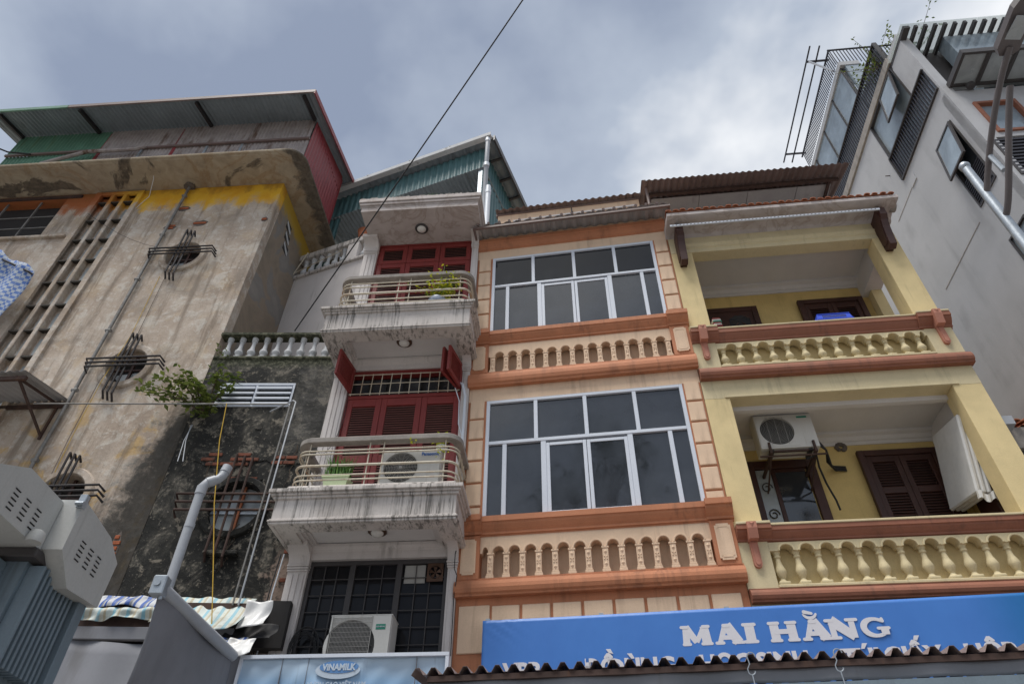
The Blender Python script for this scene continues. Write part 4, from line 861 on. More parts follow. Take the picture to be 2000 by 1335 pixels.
for k in range(130):
    x, y = random.uniform(-0.15, 0.15), random.uniform(-0.06, 0.06); l = random.uniform(0.2, 0.42); a = random.uniform(0, 6.28); lean = random.uniform(0.05, 0.5)
    pts = [(x+lean*l*math.cos(a)*f_*f_, y+lean*l*math.sin(a)*f_*f_*0.6, 0.1+l*f_*(1-0.3*lean*f_)) for f_ in (0, 0.35, 0.7, 1)]
    mb.tube(pts, [0.009, 0.008, 0.005, 0.001], 4)
mb.build('foliage', 'leaf_grass', t_)
t_ = thing('potted_plant', 'small leafy plant peeking over the rail above the balcony unit', 'plant', 'W', -0.24, -0.5, 6.62)
MB().lathe([(0.06, 0), (0.08, 0.1), (0.07, 0.1)], n=12).build('pot', 'stone_bal', t_); mb = MB(); leaves(mb, (0, -0.05, 0.2), 60, 0.13, 0.06, flat=0.6); leaves(mb, (0.08, -0.32, -0.18), 16, 0.12, 0.05); leaves(mb, (-0.3, -0.3, 0.0), 10, 0.1, 0.05); mb.build('foliage', 'leaf_lime', t_)
mb = MB(); mb2 = MB()
for k in range(26):
    x = random.uniform(-0.9, -0.72); h = random.uniform(0.05, 0.16); a = random.uniform(-0.6, 0.6); mb.tube([(x, -0.8, 11.95), (x+a*h*0.5, -0.8, 11.95+h*0.7), (x+a*h, -0.82, 11.95+h)], [0.004, 0.003, 0.001], 3)
t_ = thing('weed_tuft', 'small grass tuft growing on the mossy parapet of the white house', 'weeds', 'W'); mb.build('foliage', 'leaf_grass', t_)['kind'] = 'stuff'
# laundry basket, towels, foam board, on the yellow house
t_ = thing('laundry_basket', 'blue plastic basket upturned on the upper yellow balcony ledge', 'basket', 'Y', 1.88, -0.10, 8.787)
bw, bd, bh = 0.52, 0.36, 0.13
MB().add([(x, y, z) for z, s_ in ((0.0, 1.0), (bh, 0.9)) for x, y in ((bw/2*(1-s_), bd/2*(1-s_)), (bw-bw/2*(1-s_), bd/2*(1-s_)), (bw-bw/2*(1-s_), bd-bd/2*(1-s_)), (bw/2*(1-s_), bd-bd/2*(1-s_)))], [(0, 1, 5, 4), (1, 2, 6, 5), (2, 3, 7, 6), (3, 0, 4, 7), (4, 5, 6, 7)]).build('tub', 'blue_plastic', t_, solid=0.004)
MB().tube([(0, 0, 0.01), (bw, 0, 0.01), (bw, bd, 0.01), (0, bd, 0.01), (0, 0, 0.01)], 0.013, 6).build('rim', 'blue_plastic', t_)
MB().tube([(0.03, 0.015, bh), (bw-0.03, 0.015, bh), (bw-0.03, bd-0.02, bh), (0.03, bd-0.02, bh), (0.03, 0.015, bh)], 0.010, 6).build('rim', 'blue_plastic', t_)
sl_ = MB().box(-0.004, 0.004, -0.003, 0.001, -0.03, 0.03).mesh('slot', 'rubber')
for i in range(18): inst(sl_, 'slot', t_, (0.1+i*0.019, 0.0072, 0.075), (R(-10), 0, 0))
t_ = thing('folded_towels', 'small pile of folded red and white towels on the upper yellow ledge', 'towels', 'Y', 0.36, -0.12, 8.80)
for i, c_ in enumerate(('tin_red', 'white_inner', 'tin_red', 'green_print', 'white_inner', 'red_paint')): MB().box(0.0+0.006*(i % 2), 0.14-0.008*(i % 3), 0, 0.16, 0.001+i*0.03, 0.029+i*0.03, 0.012).build('towel', c_, t_)
t_ = thing('foam_board', 'thick white foam slab wrapped in plastic, slung under the lower yellow beam', 'foam', 'Y', 3.30, 0.62, 6.75)
t_.rotation_euler = (R(10), R(6), t_.rotation_euler[2]+R(4))
for i in range(3): MB().box(-0.10+i*0.066, -0.036+i*0.066, -0.36, 0.36, -0.62, 0.48-0.02*i, 0.02).build('foam_sheet', 'foam', t_)
MB().grid(lambda a, b_: (-0.115+0.24*a, -0.375+0.012*math.sin(a*20), -0.72+0.1*b_+0.03*math.sin(a*9)), 12, 3).build('plastic_tail', 'foam', t_, solid=0.004)
# ------------------------------------------------------------------ tall weathered corner house
LH = thing('weathered_house', 'tall stained corner house with round barred windows and deep eave', 'house', 'L')
circles = [(-1.42, 11.59), (-1.41, 8.80), (-1.40, 6.42)]
vent = (-3.93, -3.12, 7.0, 13.70)
lo = [rect(-9.0, 0.0, 0.0, 13.86)] + [circ(x, z, 0.345, 32)[::-1] for x, z in circles] + [rect(vent[0], vent[1], vent[2], vent[3])[::-1], rect(-8.9, -4.72, 12.45, 13.72)[::-1]]
P(MB().plate(lo, 0.0, 0.22), 'wall', 'wall_weathered', LH)
P(MB().box(-8.99, -0.05, 0.221, 5.0, 0.0, 13.85), 'house_body', 'dark_back', LH)
sd = MB().plate([rect(0.221, 5.0, 0.0, 13.86)], -0.049, -0.001)     # side wall, built in its own frame then turned
sw = P(sd, 'side_wall', 'yellow_pale', LH); sw.data.transform(Matrix(((0, 1, 0, 0), (1, 0, 0, 0), (0, 0, 1, 0), (0, 0, 0, 1)))); sw.data.flip_normals()
m, t, b = nodemat('side_render'); v = coords(t); s = sepxyz(t); a = noise(t, v, 1.0, 6, 0.6, 0.6); a2 = noise(t, v, 4, 6, 0.65)
c = ramp(t, a, [(0.35, (0.18, 0.15, 0.115)), (0.5, (0.25, 0.20, 0.15)), (0.53, (0.20, 0.185, 0.17)), (0.7, (0.26, 0.24, 0.215))])
c = mixc(t, mrange(t, mth(t, 'ADD', s[2], mth(t, 'MULTIPLY', a2, 0.7)), 13.55, 13.95), c, (0.40, 0.26, 0.03)); t.links.new(c, b.inputs['Base Color']); b.inputs['Roughness'].default_value = 0.9; bump(t, b, a2, 0.4, 0.02); MATS['side_render'] = m
sw.data.materials[0] = m
for k in range(3):        # open blocks in the side wall
    z = 13.28-k*0.26
    P(MB().box(-0.002, 0.004, 0.62+0.07*k, 0.86+0.07*k, z-0.1, z+0.12), 'vent_block', 'dark_back', LH); P(MB().prism([(0.62+0.07*k, z+0.10), (0.86+0.07*k, z-0.02), (0.86+0.07*k, z-0.10), (0.62+0.07*k, z+0.02)], 0.004, 0.012), 'vent_vane', 'stone_bal', LH)
# eave slab with round corner
def eave_loop(d_, r_):
    x1, y0 = 0.62+d_, -0.76-d_
    return [(-9.0, y0)] + [(x1-r_+r_*math.sin(a), y0+r_-r_*math.cos(a)) for a in [math.pi/2*j/10 for j in range(11)]] + [(x1, 5.0), (-9.0, 5.0)]
def flat_slab(loops_z):
    mb_ = MB(); n = len(loops_z[0][0]); vs_ = [(x, y, z) for lp, z in loops_z for x, y in lp]; k = len(loops_z)
    fs = [(i*n+j, i*n+(j+1) % n, (i+1)*n+(j+1) % n, (i+1)*n+j) for i in range(k-1) for j in range(n)]
    fs += [tuple(range(n))[::-1], tuple(range((k-1)*n, k*n))]; return mb_.add(vs_, fs)
P(flat_slab([(eave_loop(-0.06, 0.3), 13.865), (eave_loop(0.0, 0.34), 13.885), (eave_loop(0.0, 0.34), 13.93), (eave_loop(-0.05, 0.3), 13.945)]), 'eave', 'eave_soffit', LH)
P(MB().sweep([(x, y, 13.908) for x, y in eave_loop(0.0, 0.34)[:-1]], [(-0.02, -0.035), (0.012, -0.03), (0.02, 0.0), (0.012, 0.03), (-0.02, 0.045)]), 'eave_lip', 'eave_soffit', LH)
# rings and bent iron guards of the round windows
barm = MB()
def guard(par, cx, cz, y, r_=0.62, sp=0.085, iron='black_iron', tilt=0.0):
    for k in (-1, 0, 1):
        o_ = k*sp
        MB().tube([(cx+o_-0.03, y+0.11, cz+r_*0.93-0.03*k), (cx+o_, y, cz+r_-0.03*k), (cx+o_, y, cz-r_-0.03*k), (cx+o_-0.02, y+0.11, cz-r_-0.08-0.03*k)], 0.017, 6).build('guard_bar', iron, par)
        MB().tube([(cx-r_-0.02*k, y+0.09, cz+o_-0.06), (cx-r_-0.02*k, y-0.02, cz+o_), (cx+r_-0.02*k, y-0.02, cz+o_), (cx+r_+0.05-0.02*k, y+0.09, cz+o_-0.05)], 0.017, 6).build('guard_bar', iron, par)
def ring(par, cx, cz, r0_, r1_, y, mat):
    n = 36; prof = [(r0_, 0.0), (r0_, -0.03), (r0_+0.02, -0.055), (r1_-0.02, -0.05), (r1_, -0.02), (r1_, 0.01)]
    vs_ = [(cx+r_*math.cos(2*math.pi*i/n), y+h, cz+r_*math.sin(2*math.pi*i/n)) for i in range(n) for r_, h in prof]; k = len(prof)
    MB().add(vs_, [(i*k+j, i*k+j+1, ((i+1) % n)*k+j+1, ((i+1) % n)*k+j) for i in range(n) for j in range(k-1)]).build('window_ring', mat, par, smooth=True)
for i, (x, z) in enumerate(circles):
    ring(LH, x, z, 0.335, 0.46, 0.0, 'wall_weathered'); guard(LH, x, z, -0.13)
    f = MB().box(x-0.02, x+0.02, 0.12, 0.15, z-0.34, z+0.34).box(x-0.34, x+0.34, 0.125, 0.15, z+0.02, z+0.05)
    P(f, 'window_bar', 'dark_wood', LH); P(MB().plate([[(x-0.3, z-0.05), (x-0.02, z-0.30), (x+0.3, z-0.12), (x+0.25, z+0.02)]], 0.16, 0.165), 'pane', 'pane_frost', LH)
# precast vent strip: frame, two mullions, little shelves and pale slots
f = MB().box(vent[0]-0.13, vent[0]+0.0, -0.06, 0.05, vent[2], vent[3]+0.1).box(vent[1], vent[1]+0.11, -0.06, 0.05, vent[2], vent[3]+0.1).box(vent[0], vent[1], -0.055, 0.05, vent[3], vent[3]+0.1)
vs_ = P(f, 'vent_frame', 'wall_weathered', LH)
vw = (vent[1]-vent[0])/3
for k in (1, 2): MB().box(vent[0]+vw*k-0.04, vent[0]+vw*k+0.04, -0.055, 0.1, vent[2], vent[3], 0.008).build('mullion', 'wall_weathered', vs_)
P(MB().box(vent[0]-0.02, vent[1]+0.02, 0.07, 0.2, vent[2], vent[3]), 'vent_back', 'wall_weathered', LH)
slv = MB().prism([(-0.045, 0.0), (0.07, 0.03), (0.07, 0.08), (-0.045, 0.035)], -0.10, 0.10).mesh('vent_shelf', 'wall_weathered')
slo = MB().plate([[(-0.045, -0.2), (0.045, -0.2), (0.06, 0.0), (0.045, 0.18), (-0.045, 0.18), (-0.06, 0.0)]], 0.06, 0.069).mesh('vent_slot', 'pane_frost')
for k in range(3):
    for j in range(14):
        z = 13.42-j*0.62+0.0*k
        inst(slv, 'vent_shelf', LH, (vent[0]+vw*(k+0.5), 0, z)); inst(slo, 'vent_slot', LH, (vent[0]+vw*(k+0.5), 0, z-0.3))
# big opening top left
wm = MB()
for u in (-5.35, -6.1, -6.9): P(MB().box(u, u+0.03, 0.05, 0.08, 12.45, 13.72), 'window_bar', 'pipe_dull', LH)
for z in (12.78, 13.15): P(MB().box(-8.9, -4.72, 0.03, 0.047, z, z+0.02), 'window_bar', 'pipe_dull', LH)
pass; P(MB().box(-8.9, -4.12, -0.07, 0.01, 12.34, 12.41, 0.01), 'window_sill', 'wall_weathered', LH)
P(MB().box(-9, -4.4, -0.035, 0.0, 13.72, 13.8), 'lintel', 'rust_iron', LH)
# patches where the plaster has fallen: broken outline, mortar bed, bricks
def patch(par, cx, cz, w_, h, rows, y=0.0, nb=2, seed=0, dense=1.0, bed='mortar', bk='brick'):
    rnd = random.Random(seed)
    ol = [(cx+(w_/2)*math.cos(a)*rnd.uniform(0.75, 1.1), cz+(h/2)*math.sin(a)*rnd.uniform(0.75, 1.1)) for a in [2*math.pi*i/14 for i in range(14)]]
    MB().plate([ol], y-0.004, y+0.01).build('mortar_bed', bed, par)
    for r_ in range(rows):
        z = cz-h/2*0.8+h*0.8*(r_+0.5)/rows; ww = w_*0.8*math.sqrt(max(0.1, 1-((r_+0.5)/rows*2-1)**2)); n = max(1, int(round(ww/0.2)))
        for k in range(n):
            if rnd.random() > dense: continue
            b0 = cx-ww/2+ww*k/n+(0.02 if r_ % 2 else 0); MB().box(b0, b0+ww/n-0.014, y-0.016-rnd.random()*0.006, y+0.004, z-0.026, z+0.026, 0.006).build('brick', bk, par)
for i, (x, z, w_, h, r_) in enumerate(((-1.93, 13.13, 0.26, 0.18, 1), (-1.42, 12.60, 0.34, 0.2, 1), (-2.02, 12.52, 0.26, 0.18, 2), (-0.10, 12.62, 0.14, 0.16, 1), (-0.30, 5.62, 0.16, 0.5, 5), (-0.42, 5.12, 0.14, 0.45, 4))):
    patch(LH, x, z, w_, h, r_, seed=i)
# downpipe and wires on the front
P(MB().tube([(-2.03, -0.06, 5.0), (-2.03, -0.06, 13.86)], 0.027, 10), 'downpipe', 'pipe_dull', LH, smooth=True)
P(MB().lathe([(0.12, 13.80), (0.10, 13.868), (0.02, 13.86)], (-2.03, -0.06, 0), 10), 'pipe_collar', 'mortar', LH)
for i in range(6): P(MB().tube([(-2.075, -0.06, 7.0+i*1.3), (-1.985, -0.06, 7.0+i*1.3)], 0.034, 8), 'pipe_clip', 'pipe_dull', LH)
for k, (x0, x1) in enumerate(((-1.55, -1.62), (-1.66, -1.58))): P(MB().tube([(x0, -0.02, 11.0), (x0+0.05, -0.02, 9.5), (x1, -0.15, 8.4), (x1-0.1, -0.03, 7.4), (x1, -0.02, 5.2)], 0.005, 5), 'wire', 'yellow_rope' if k else 'mortar', LH)
P(MB().tube([(-2.6, -0.72, 14.0), (-2.72, -0.3, 13.85), (-2.85, -0.03, 13.6), (-3.0, -0.02, 13.2)], 0.006, 5), 'wire', 'white_pvc', LH)
P(MB().tube([(-3.9, -0.1, 13.0)]+[(-3.9+k*0.33, -0.1, 13.0-1.35*math.sin(k/8*1.57)) for k in range(1, 8)], 0.004, 5), 'wire', 'rubber', LH)
# tin shed on the eave
TS = thing('tin_rooftop_shed', 'rusty tin shed with red end wall on the stained corner house', 'shed', 'L')
rz_ = lambda y: 15.53+0.3*(y+1.084)
spl = -4.35
for a, b_, mat in ((-6.55, spl, 'tin_green2'), (spl, -2.62, 'tin_rusty'), (-2.61, -1.0, 'tin_rusty'), (-0.99, 0.42, 'tin_rusty')):
    P(MB().sheet((a, -0.35, 13.94), (b_-a, 0, 0), (0, 0, 1.02), 0.085, 0.012, 2), 'wall_sheet', mat, TS)
    P(MB().sheet((a, -0.38, 14.94), (b_-a, 0, 0), (0, 0, 0.82), 0.085, 0.012, 2), 'wall_sheet', mat, TS)
P(MB().box(-6.55, 0.43, -0.41, -0.365, 14.93, 14.99), 'girt', 'tin_brown', TS)
for u in (-2.62, spl): P(MB().box(u-0.035, u+0.035, -0.372, -0.33, 14.0, 15.7), 'stud', 'tin_red', TS)
for u in (-3.4, -1.9, -1.1): P(MB().box(u, u+0.05, -0.368, -0.35, 13.95, 14.93), 'joint_strip', 'galv', TS)
for u in (0.0,): 
    P(MB().sheet((0.435, -0.35, 13.94), (0, 1.85, 0), (0, 0, 1.77), 0.12, 0.012, 2), 'wall_sheet', 'tin_red', TS)
    P(MB().add([(0.435, -0.35, 15.70), (0.435, 1.5, 15.70), (0.435, 1.5, rz_(1.5)-0.02)], [(0, 1, 2)]), 'gable_sheet', 'tin_red', TS, solid=0.01)
P(MB().box(0.40, 0.445, 1.51, 1.55, 13.99, 16.2), 'corner_trim', 'tin_red', TS)
for a, b_ in ((-6.85, -5.4), (-5.45, -2.6), (-2.65, 0.63)):
    P(MB().sheet((a, -1.14, rz_(-1.14)+0.03), (b_-a, 0, 0), (0, 3.4, 3.4*0.3), 0.10, 0.012, 2), 'roof_sheet', 'tin_blue_under', TS)
P(MB().box(-6.85, -4.9, -1.175, -1.145, rz_(-1.14)-0.02, rz_(-1.14)+0.075), 'edge_trim', 'tin_green2', TS); P(MB().box(-4.89, 0.66, -1.175, -1.145, rz_(-1.14)-0.02, rz_(-1.14)+0.075), 'edge_trim', 'tin_brown', TS)
q = MB().add([(x, y, z) for x in (0.645, 0.67) for y, z in ((-1.17, rz_(-1.17)-0.06), (2.26, rz_(2.26)-0.06), (2.26, rz_(2.26)+0.08), (-1.17, rz_(-1.17)+0.08))], [(0, 1, 2, 3), (4, 7, 6, 5), (0, 4, 5, 1), (1, 5, 6, 2), (2, 6, 7, 3), (3, 7, 4, 0)])
P(q, 'edge_trim', 'tin_red', TS)
for u in (-6.5, -4.65, -2.0, 0.4):
    q = MB().add([(x, y, z) for x in (u-0.03, u+0.03) for y, z in ((-1.1, rz_(-1.1)-0.08), (-0.4, rz_(-0.4)-0.08), (-0.4, rz_(-0.4)+0.01), (-1.1, rz_(-1.1)+0.01))], [(0, 1, 2, 3), (4, 7, 6, 5), (0, 4, 5, 1), (1, 5, 6, 2), (2, 6, 7, 3), (3, 7, 4, 0)])
    P(q, 'rafter', 'black_iron', TS)
single(MB().tube([(-5.35, -0.5, 14.35), (-4.5, -0.48, 14.78), (-3.4, -0.47, 14.79), (-3.22, -0.46, 14.90)], 0.045, 8), 'loose_pipe', 'tin_rusty', 'dented pale pipe lying against green and rusty rooftop tin wall', 'pipe', 'L', smooth=True)
single(MB().tube([(-8.6, -1.5, 15.0), (-7.3, -1.1, 14.95), (-6.4, -0.5, 14.93), (-5.9, -0.43, 14.9)], 0.02, 6), 'rooftop_cable', 'rubber', 'black cable reaching the green rooftop tin from the left edge', 'cable', 'L')
# small lean-to roof low at the left
LT = thing('lean_to_canopy', 'small rusty corrugated lean-to on iron brackets at the left edge', 'canopy', 'L', -3.3, 0, 0)
P(MB().sheet((-2.2, 0.0, 8.13), (3.45, 0, 0), (0, -1.0, -0.22), 0.11, 0.014, 2), 'roof_sheet', 'tin_under', LT)
for u in (-1.3, 0.0, 1.1):
    P(MB().tube([(u, 0, 8.05), (u, -0.95, 7.85)], 0.022, 4), 'bracket_arm', 'rust_iron', LT); P(MB().tube([(u, 0, 7.45), (u, -0.9, 7.86)], 0.022, 4), 'bracket_strut', 'rust_iron', LT); P(MB().tube([(u, -0.02, 7.4), (u, -0.02, 8.1)], 0.022, 4), 'bracket_post', 'rust_iron', LT)
P(MB().box(-2.2, 1.25, -0.95, -0.9, 7.80, 7.86), 'front_angle', 'rust_iron', LT); P(MB().box(-2.2, 1.25, -0.06, -0.02, 7.98, 8.04), 'wall_angle', 'rust_iron', LT)
# checked cloth hung out at the left edge
single(MB().grid(lambda a, b_: (-5.2+1.3*a, -0.35+0.06*math.sin(a*14)+0.04*math.sin(b_*5), 11.75-0.75*a-1.55*b_+0.22*a*b_+0.03*math.sin(a*23)), 30, 14), 'checked_cloth', 'check_blue', 'blue and white checked cloth hanging out at the left edge', 'cloth', 'L', smooth=True, solid=0.006)
single(MB().tube([(-6, -0.35, 12.05), (-3.95, -0.35, 10.92), (-3.9, -0.3, 10.9)], 0.02, 6), 'clothes_pole', 'black_iron', 'dark pole carrying the checked cloth at the left edge', 'pole', 'L')

# ------------------------------------------------------------------ low black-stained extension
DH = thing('stained_extension', 'low mould-blackened extension wall with one round barred window', 'house', 'D')
cw = (-0.955, 6.22)
P(MB().plate([rect(-2.13, 0.06, 0.0, 8.95), circ(cw[0], cw[1], 0.37, 32)[::-1], rect(-1.75, -0.62, 7.95, 8.37)[::-1]], 0.006, 0.2), 'wall', 'wall_black', DH)
P(MB().box(-2.06, 0.05, 0.201, 2.2, 0.0, 8.93), 'house_body', 'dark_back', DH)
P(MB().box(-2.075, 0.07, -0.02, 0.24, 8.90, 8.965, 0.015), 'parapet_cap', 'wall_black', DH)
P(MB().box(-2.09, 0.0, -0.04, 0.16, 9.40, 9.475, 0.015), 'handrail', 'wall_black', DH)
dm = MB().box(-0.05, 0.05, -0.05, 0.05, 0, 0.03, 0.005).lathe([(0.04, 0.031), (0.035, 0.05), (0.05, 0.075), (0.066, 0.11), (0.066, 0.14), (0.048, 0.165), (0.05, 0.175), (0.036, 0.20), (0.03, 0.30), (0.034, 0.345), (0.048, 0.355), (0.048, 0.37), (0.034, 0.38), (0.05, 0.40), (0.05, 0.435)], n=14).mesh('baluster', 'stone_bal', True); dm.set_sharp_from_angle(angle=R(45))
for i in range(10): inst(dm, 'baluster', DH, (-1.93+i*0.205, 0.06, 8.965))
ring(DH, cw[0], cw[1], 0.36, 0.47, 0.0, 'wall_black'); guard(DH, cw[0]-0.02, cw[1], -0.13, 0.74, 0.12, 'rust_iron')
f = MB().box(cw[0]-0.01, cw[0]+0.05, 0.08, 0.12, cw[1]-0.36, cw[1]+0.36); P(f, 'window_mullion', 'tile', DH)
P(MB().plate([circ(cw[0], cw[1], 0.368, 28)], 0.14, 0.146), 'pane', 'pane_frost', DH); P(MB().box(cw[0]-0.36, cw[0]+0.36, 0.1, 0.13, cw[1]-0.05, cw[1]-0.02), 'window_bar', 'galv', DH)
# glass louvre window
f = MB().box(-1.78, -0.60, -0.012, 0.05, 8.355, 8.385).box(-1.78, -0.60, -0.012, 0.05, 7.93, 7.96).box(-1.78, -1.75, -0.01, 0.05, 7.961, 8.354).box(-0.63, -0.60, -0.01, 0.05, 7.961, 8.354).box(-1.21, -1.18, -0.008, 0.05, 7.961, 8.354)
lw = P(f, 'louvre_window', 'alu', DH)
for a, b_ in ((-1.75, -1.21), (-1.18, -0.63)):
    for k in range(4):
        z = 7.985+k*0.1; MB().prism([(-0.035, z-0.02), (0.05, z+0.01), (0.05, z+0.03), (-0.035, z+0.012)], a, b_).build('blade', 'white_pvc', lw)
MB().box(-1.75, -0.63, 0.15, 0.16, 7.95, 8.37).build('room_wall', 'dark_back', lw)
for i, (x, z, w_, h, r_) in enumerate(((-1.25, 6.98, 1.05, 0.30, 3), (-0.45, 6.97, 0.5, 0.22, 2), (-0.98, 7.57, 0.12, 0.14, 1), (-0.95, 6.66, 0.5, 0.12, 1), (-0.06, 5.58, 0.16, 0.12, 1), (-0.05, 5.2, 0.12, 0.1, 1))):
    patch(DH, x, z, w_, h, r_, seed=20+i, dense=0.6, bed='wall_black', bk='brick_sooty')
P(MB().box(-1.15, -0.7, -0.10, 0.0, 5.50, 5.56, 0.015), 'ledge', 'wall_black', DH)
# roots / cracks on the black wall
for k in range(7):
    x, z = random.uniform(-1.6, -0.3), random.uniform(7.3, 5.6); pts = [(x, -0.006, z)]
    for j in range(6): x += random.uniform(-.08, .08); z -= random.uniform(0.05, 0.18); pts.append((x, -0.006, z))
    P(MB().tube(pts, [0.007-0.0008*j for j in range(7)], 4), 'root', 'bark', DH)
# pipes in front of the wall
single(MB().tube([(-4.2, -0.42, 7.66), (-0.46, -0.42, 7.66), (-0.42, -0.42, 7.62), (-0.42, -0.42, 4.72)], 0.012, 8), 'frame_pipe', 'pipe_dull', 'long thin pipe running level across the stained walls then straight down', 'pipe', 'D', smooth=True)
single(MB().tube([(-0.85, -0.05, 7.80), (-0.40, -0.40, 7.74), (-0.35, -0.42, 7.70), (-0.35, -0.42, 4.72)], 0.012, 8), 'frame_pipe', 'pvc_grey', 'short bent pipe hooking down beside the long thin frame pipe', 'pipe', 'D', smooth=True)
single(MB().tube([(-1.35, -0.43, 7.66), (-1.25, -0.45, 7.0), (-1.0, -0.5, 6.0), (-0.72, -0.55, 5.1), (-0.52, -0.6, 4.45), (-0.50, -0.62, 3.6)], 0.0065, 6), 'rope', 'yellow_rope', 'yellow rope hanging in front of the round black-wall window', 'rope', 'D', smooth=True)
for i, (x0, x1) in enumerate(((-1.95, -1.62), (-1.97, -1.55))):
    single(MB().tube([(x0, -0.05, 7.55), ((x0+x1)/2-0.05, -0.3, 7.1), (x1, -0.62, 6.55)], 0.006, 5), 'cable', 'pvc_grey', ('left' if i == 0 else 'right')+' one of two grey wires slanting into the pipe elbow', 'cable', 'D')
# grey drain pipe with elbow (stands off the wall)
PX, PY = -3.585, 7.02
dp = thing('drain_pipe', 'fat grey plastic pipe with double elbow before the black wall', 'pipe')
P(MB().tube([(PX+0.02, PY, 4.40), (PX, PY, 5.62), (PX, PY, 5.72), (PX+0.03, PY+0.02, 5.79), (PX+0.12, PY+0.06, 5.86), (PX+0.15, PY+0.08, 5.92), (PX+0.16, PY+0.1, 6.03)], 0.052, 14), 'pipe', 'pvc_grey', dp, smooth=True)
for z in (5.62,): P(MB().tube([(PX, PY, z), (PX, PY, z+0.1)], 0.060, 14), 'socket', 'pvc_grey', dp, smooth=True)
P(MB().tube([(PX+0.155, PY+0.09, 5.97), (PX+0.165, PY+0.105, 6.06)], 0.060, 14), 'socket', 'pvc_grey', dp, smooth=True)
P(MB().tube([(PX+0.03, PY+0.02, 5.79), (PX+0.10, PY+0.05, 5.845)], 0.059, 14), 'socket', 'pvc_grey', dp, smooth=True)
P(MB().tube([(PX+0.01, PY, 5.2), (PX+0.01, PY, 5.26)], 0.056, 14), 'joint', 'pvc_grey', dp, smooth=True)

# wall shrub
t_ = thing('wall_shrub', 'wild leafy sapling sprouting from the stained wall beside the louvre window', 'shrub', 'D', -1.85, -0.03, 7.72)
mb, sb = MB(), MB()
for k, tip in enumerate(((-0.95, -0.35, 0.35), (-0.7, -0.4, 0.1), (-0.35, -0.45, 0.55), (0.2, -0.4, 0.62), (0.45, -0.25, 0.55), (-0.1, -0.5, 0.3), (-0.55, -0.5, 0.42), (0.1, -0.3, 0.15))):
    tip = Vector(tip); c1 = tip*0.5+Vector((0, 0, 0.14)); pts = [Vector((0, 0, 0)), c1, tip]
    sb.tube([pts[0], pts[0].lerp(c1, 0.5)+Vector((0, 0, .03)), c1, tip], [0.018, 0.013, 0.009, 0.003], 5)
    for j in range(58):
        f_ = random.random()**0.6; p = c1.lerp(tip, (f_-0.5)*2) if f_ > 0.5 else Vector((0, 0, 0)).lerp(c1, f_*2)
        leaf(mb, p+Vector((random.gauss(0, .06), random.gauss(0, .06), random.gauss(0, .05))), random.uniform(0.08, 0.15), 0.1)
mb.build('foliage', 'leaf_dark', t_); sb.build('branch', 'bark', t_)
t_ = thing('weed_tuft', 'small weeds at the left end of the black parapet', 'weeds', 'D', -1.98, -0.04, 8.98)
mb = MB(); leaves(mb, (0, 0, 0), 26, 0.16, 0.06); mb.build('foliage', 'leaf_dark', t_)['kind'] = 'stuff'

# ------------------------------------------------------------------ rear white terrace wall and green shed
RT = thing('terrace_wall', 'angled white wall with little balustrade behind the black extension', 'wall', 'C')
P(MB().box(-0.05, 2.0, 0.0, 0.2, 0.0, 12.60), 'wall', 'white_plaster', RT); P(MB().box(-0.06, 2.0, -0.06, 0.22, 12.60, 12.68, 0.012), 'base_moulding', 'slab_white', RT)
P(MB().box(-0.02, 2.0, -0.05, 0.2, 13.20, 13.36, 0.015), 'handrail', 'slab_white', RT); P(MB().box(1.28, 1.55, -0.04, 0.18, 12.681, 13.199), 'pier', 'white_plaster', RT)
dm2 = dm.copy(); 
for i in range(6): inst(dm, 'baluster', RT, (0.14+i*0.2, 0.06, 12.681), scale=(1.1, 1.1, 0.518/0.435))
for i in range(2): inst(dm, 'baluster', RT, (1.66+i*0.2, 0.06, 12.681), scale=(1.1, 1.1, 0.518/0.435))
single(MB().tube([(0.0, -0.1, 12.62), (0.25, -0.1, 13.3)], 0.012, 6).tube([(0.0, -0.1, 12.7), (1.2, -0.12, 12.95)], 0.01, 6), 'antenna_rod', 'rail_paint', 'thin bent rods leaning on the small white balustrade', 'rod', 'C')
single(MB().lathe([(0.10, 0), (0.13, 0.12), (0.15, 0.25), (0.16, 0.26), (0.13, 0.26)], n=16), 'flower_pot', 'tile', 'clay flower pot on the small white balustrade by the green shed', 'pot', 'C', loc=(1.55, 0.06, 13.36), smooth=True)
GS = thing('green_tin_shed', 'blue-green corrugated rooftop shed behind the white house', 'shed', 'C')
P(MB().sheet((-0.9, 0.55, 15.46), (5.02, 0, 0), (0, 0, 0.82), 0.16, 0.014, 2, kind='trap'), 'wall_sheet', 'tin_green', GS)
P(MB().sheet((-0.9, 0.58, 12.6), (1.12, 0, 0), (0, 0, 2.9), 0.16, 0.014, 2, kind='trap'), 'wall_sheet', 'tin_green', GS)
P(MB().sheet((-0.2, 0.52, 15.44), (4.35, 0, 0), (0, 2.4, -0.1), 0.1, 0.014, 2), 'ceiling_sheet', 'tin_blue_under', GS)
P(MB().sheet((4.12, 0.56, 13.2), (0, 2.3, 0), (0, 0, 3.1), 0.16, 0.014, 2, kind='trap'), 'wall_sheet', 'tin_green', GS)
P(MB().sheet((-1.0, 0.38, 16.36), (5.45, 0, 0), (0, 2.75, -0.12), 0.2, 0.012, 2, kind='trap'), 'roof_sheet', 'tin_blue_under', GS)
for y in (0.9, 1.5, 2.1): P(MB().box(4.13, 4.42, y, y+0.05, 16.2, 16.26), 'purlin', 'frame_dark', GS)
P(MB().box(4.43, 4.47, 0.36, 3.12, 16.18, 16.38), 'edge_trim', 'frame_dark', GS)
P(MB().prism([(0.26, 16.42), (0.26, 16.30), (0.38, 16.28), (0.38, 16.42), (0.365, 16.42), (0.365, 16.31), (0.275, 16.32), (0.275, 16.42)], -0.9, 4.40), 'gutter', 'stone_bal', GS)
